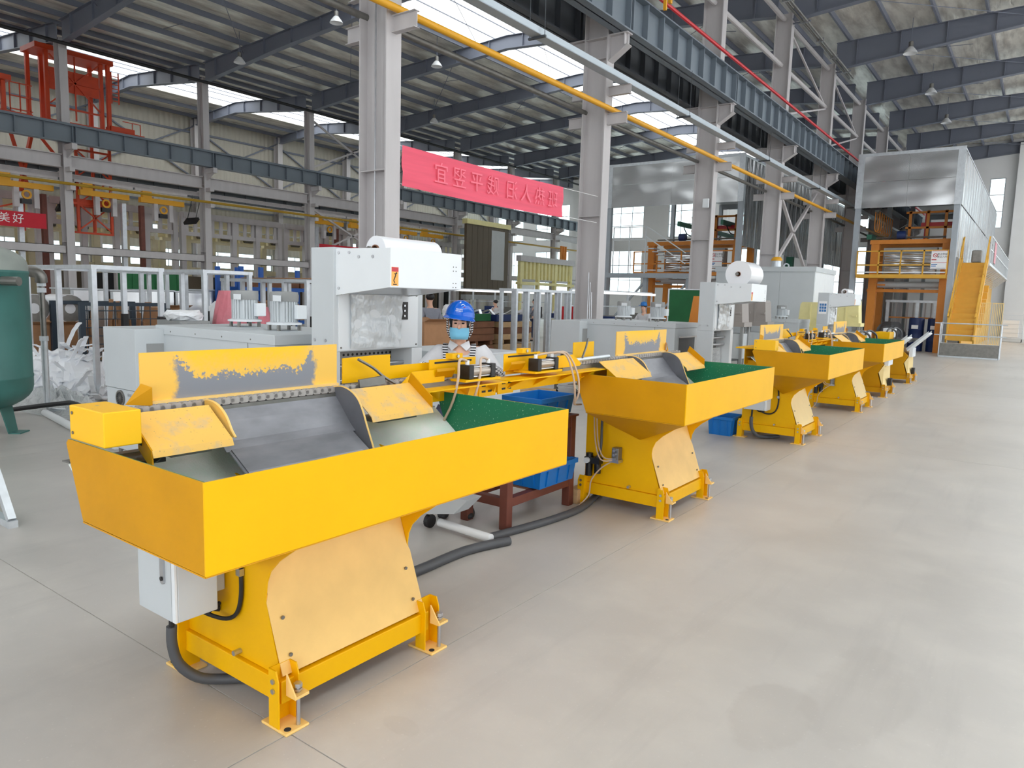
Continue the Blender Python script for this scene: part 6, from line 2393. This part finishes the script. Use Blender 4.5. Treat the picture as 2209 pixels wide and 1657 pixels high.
tag(MB().box(-10.2, -9.9, 36.0, 36.3, 0, 4.0).o('green_post', 'rail_green'), 'dark green post standing by the far enclosure side', 'post')
# goods below the press
t = thing('welded_stillage', 'white welded stillage standing under the orange press', 'stillage', (-5.3, 33.9, 0))
for x in (0, 1.1, 1.75):
    MB().box(x - .06, x + .06, -.06, .06, 0, 1.95).o('post', 'galvanised', t)
MB().box(-.1, 1.85, -.06, .06, 1.95, 2.05).o('top_rail', 'galvanised', t)
for k in range(7):
    MB().box(.15 + .22 * k, .2 + .22 * k, .9, .95, .2, 2.0).o('bar', 'column_grey', t)
MB().box(0, 1.8, .1, .16, 1.3, 1.36).o('mid_rail', 'orange_paint', t)
for i, x in enumerate((-4.12, -3.45)):
    t = thing('drum', ['blue drum beside grey sacks under press', 'blue drum next to the press post'][i], 'drum', (x, 33.4, 0), 0, 'blue drums under the press')
    MB().lathe([(.26, 0), (.28, .02), (.28, .4), (.29, .42), (.28, .44), (.28, .85), (.29, .87), (.28, .89), (.28, 1.30), (.26, 1.34)], n=20).o('shell', 'dark_blue', t, smooth=True)
    MB().box(-.14, .1, -.30, -.278, .9, 1.05).o('drum_label', 'sign_white', t)
sack((-5.02, 33.2, 0), 'grey film covered sack pile under the orange press', .55, 1.15, 'hose_grey', 21)

# yellow stair with landing and walkway on the outer side
t = thing('stair', 'yellow sheet steel stair climbing to the enclosure walkway', 'stair', (-2.4, 30.9, 0))
n = 15
for k in range(n):
    y0_, z0_ = .15 + 3.2 * k / n, .58 + 3.0 * k / n
    MB().box(-.40, .40, y0_, y0_ + 3.2 / n, z0_ + .17, z0_ + .2).o('tread', 'gold_stair', t)
    MB().box(-.40, .40, y0_, y0_ + .012, z0_, z0_ + .17).o('riser', 'gold_stair', t)
for s in (-.43, .43):
    MB().bar((s, .05, .55), (s, 3.45, 3.72), .05, .22).o('stringer', 'gold_stair', t)
    MB().bar((s, .05, 1.45), (s, 3.45, 4.6), .05, .05).o('hand_rail', 'gold_stair', t)
    for k in range(5):
        y = .2 + .78 * k
        MB().bar((s, y, .7 + .93 * (y - .05)), (s, y, 1.5 + .93 * (y - .05)), .04).o('baluster', 'gold_stair', t)
t = thing('walkway', 'grey walkway with white railing along the enclosure side', 'walkway', (-2.4, 34.4, 0))
MB().box(-.30, .50, 0, 17, 3.5, 3.6).o('deck', 'galvanised', t)
for k in range(13):
    y = 1.35 * k + .1
    MB().box(.46, .50, y, y + .04, 3.6, 4.65).o('rail_post', 'white_enamel', t)
    MB().bar((.48, y, 3.5), (-.28, y, 2.9), .05).o('bracket', 'galvanised', t)
for z in (4.1, 4.62):
    MB().box(.46, .50, 0.14, 17, z, z + .04).o('guard_rail', 'white_enamel', t)
MB().box(-.26, -.20, 0, 17, 0, 3.5).o('wall_sheet', 'gold_stair', t)
for k in range(6):
    MB().box(-.1, .4, 1.2 + .3 * k, 1.5 + .3 * k, 1.0 + .3 * k, 1.28 + .3 * k).o('back_step', 'gold_stair', t)
tag(MB().box(-1.89, -1.88, 36.4, 37.6, 3.7, 4.55).o('cloth', 'pink_film'), 'pink cloth hung on the white walkway railing', 'cloth')
tag(MB().box(-2.55, -2.2, 34.5, 34.9, 3.6, 4.1).o('paint_bucket', 'dull_steel', bevel=.05), 'bundle of cans on stair landing', 'can')
t = thing('gold_fence', 'pair of gold barred fence panels leaning beside yellow stair', 'fence', (-1.62, 33.0, 0))
for k in range(2):
    for i in range(7):
        MB().box(-.36 + .4 * k + .055 * i - .012, -.36 + .4 * k + .055 * i + .012, -.012 + .1 * k, .012 + .1 * k, .4, 2.0).o('bar', 'pale_yellow', t)
    for z in (.4, 1.98):
        MB().box(-.38 + .4 * k, -.01 + .4 * k, -.02 + .1 * k, .02 + .1 * k, z, z + .03).o('rail', 'pale_yellow', t)
    for x in (-.36, -.03):
        MB().box(x + .4 * k - .02, x + .4 * k + .02, -.02 + .1 * k, .02 + .1 * k, 0, .4).o('foot', 'pale_yellow', t)
t = thing('guard_platform', 'low grey kick-plate platform with tube guard at stair foot', 'platform', (-2.05, 30.4, 0))
MB().box(-.9, .9, -.02, .02, .05, .5).o('kick_plate', 'dull_steel', t)
MB().box(-.9, .9, .02, .5, .45, .5).o('deck', 'galvanised', t)
for x in (-.92, .92):
    MB().cyl((x, 0, 0), (x, 0, 1.25), .022, 8).o('post', 'galvanised', t)
    MB().cyl((x, .48, 0), (x, .48, 1.25), .022, 8).o('post', 'galvanised', t)
for z in (.8, 1.22):
    MB().cyl((-1.1, 0, z), (1.1, 0, z), .022, 8).o('guard_tube', 'galvanised', t)
MB().box(-.9, .9, -.06, -.02, .0, .05).o('base_tube', 'galvanised', t)
# carts and white boxes far down the aisle
t = thing('cage_cart', 'small wire cage cart with white goods near the end wall pier', 'cart', (-1.35, 49.5, 0))
MB().box(-.5, .5, -.4, .4, .18, .26).o('base', 'galvanised', t)
MB().box(-.45, .3, -.35, .3, .27, 1.2).o('goods', 'white_plastic', t)
for x in (-.48, .48):
    for y in (-.38, .38):
        MB().box(x - .02, x + .02, y - .02, y + .02, .26, 1.6).o('post', 'galvanised', t)
        caster(t, x, y, .08)
for k in range(5):
    MB().box(-.48, .48, -.39, -.37, .5 + .25 * k, .52 + .25 * k).o('wire', 'galvanised', t)
for i, (x, y, s_) in enumerate(((-.4, 47.0, .6), (.4, 46.2, .8))):
    box_thing('white_carton', ['white carton on floor beside cage cart', 'larger white carton at the aisle side by the end wall'][i], 'carton', (x, y, 0), s_, s_, s_ * 1.1, 'white_plastic', group='white cartons')

# left enclosure access stairs and platform
t = thing('access_platform', 'grey access platform with white stair rails before far enclosure', 'platform', (-16.3, 29.3, 0))
MB().box(-.1, 4.2, -.1, .3, 2.72, 2.92).o('deck_beam', 'beam_light', t)
for x in (0, 2.0, 4.0):
    MB().box(x - .09, x + .09, -.0, .18, 0, 2.72).o('post', 'beam_light', t)
for x0_, x1_ in ((0, 2.0), (2.0, 4.0)):
    MB().bar((x0_, .1, .4), (x1_, .1, 2.6), .08).o('brace', 'beam_light', t)
for k in range(8):
    MB().box(1.9 + .22 * k, 2.2 + .22 * k, .35, .95, 4.0 - .14 * k, 4.04 - .14 * k).o('tread', 'galvanised', t)
for z in (.5, 1.0):
    MB().bar((1.8, .33, 4.1 + z * .9), (3.7, .33, 2.9 + z * .9), .04).o('stair_rail', 'white_enamel', t)
for x in (.2, 1.0, 1.8):
    MB().box(x - .02, x + .02, .30, .34, 2.92, 5.0).o('rail_post', 'white_enamel', t)
for z in (4.4, 4.95):
    MB().box(.2, 1.8, .30, .34, z, z + .04).o('guard_rail', 'white_enamel', t)

# text to mesh so that each letter is an object of its own
bpy.context.view_layer.update()
dg = bpy.context.evaluated_depsgraph_get()
for o in [o for o in COL.objects if o.type == 'FONT']:
    me = bpy.data.meshes.new_from_object(o.evaluated_get(dg))
    n_ = bpy.data.objects.new(o.name, me)
    o.name = 'old_text'
    n_.name = n_.name.split('.')[0]
    COL.objects.link(n_)
    n_.parent = o.parent
    n_.location = o.location
    n_.rotation_euler = o.rotation_euler
    cu = o.data
    bpy.data.objects.remove(o)
    bpy.data.curves.remove(cu)
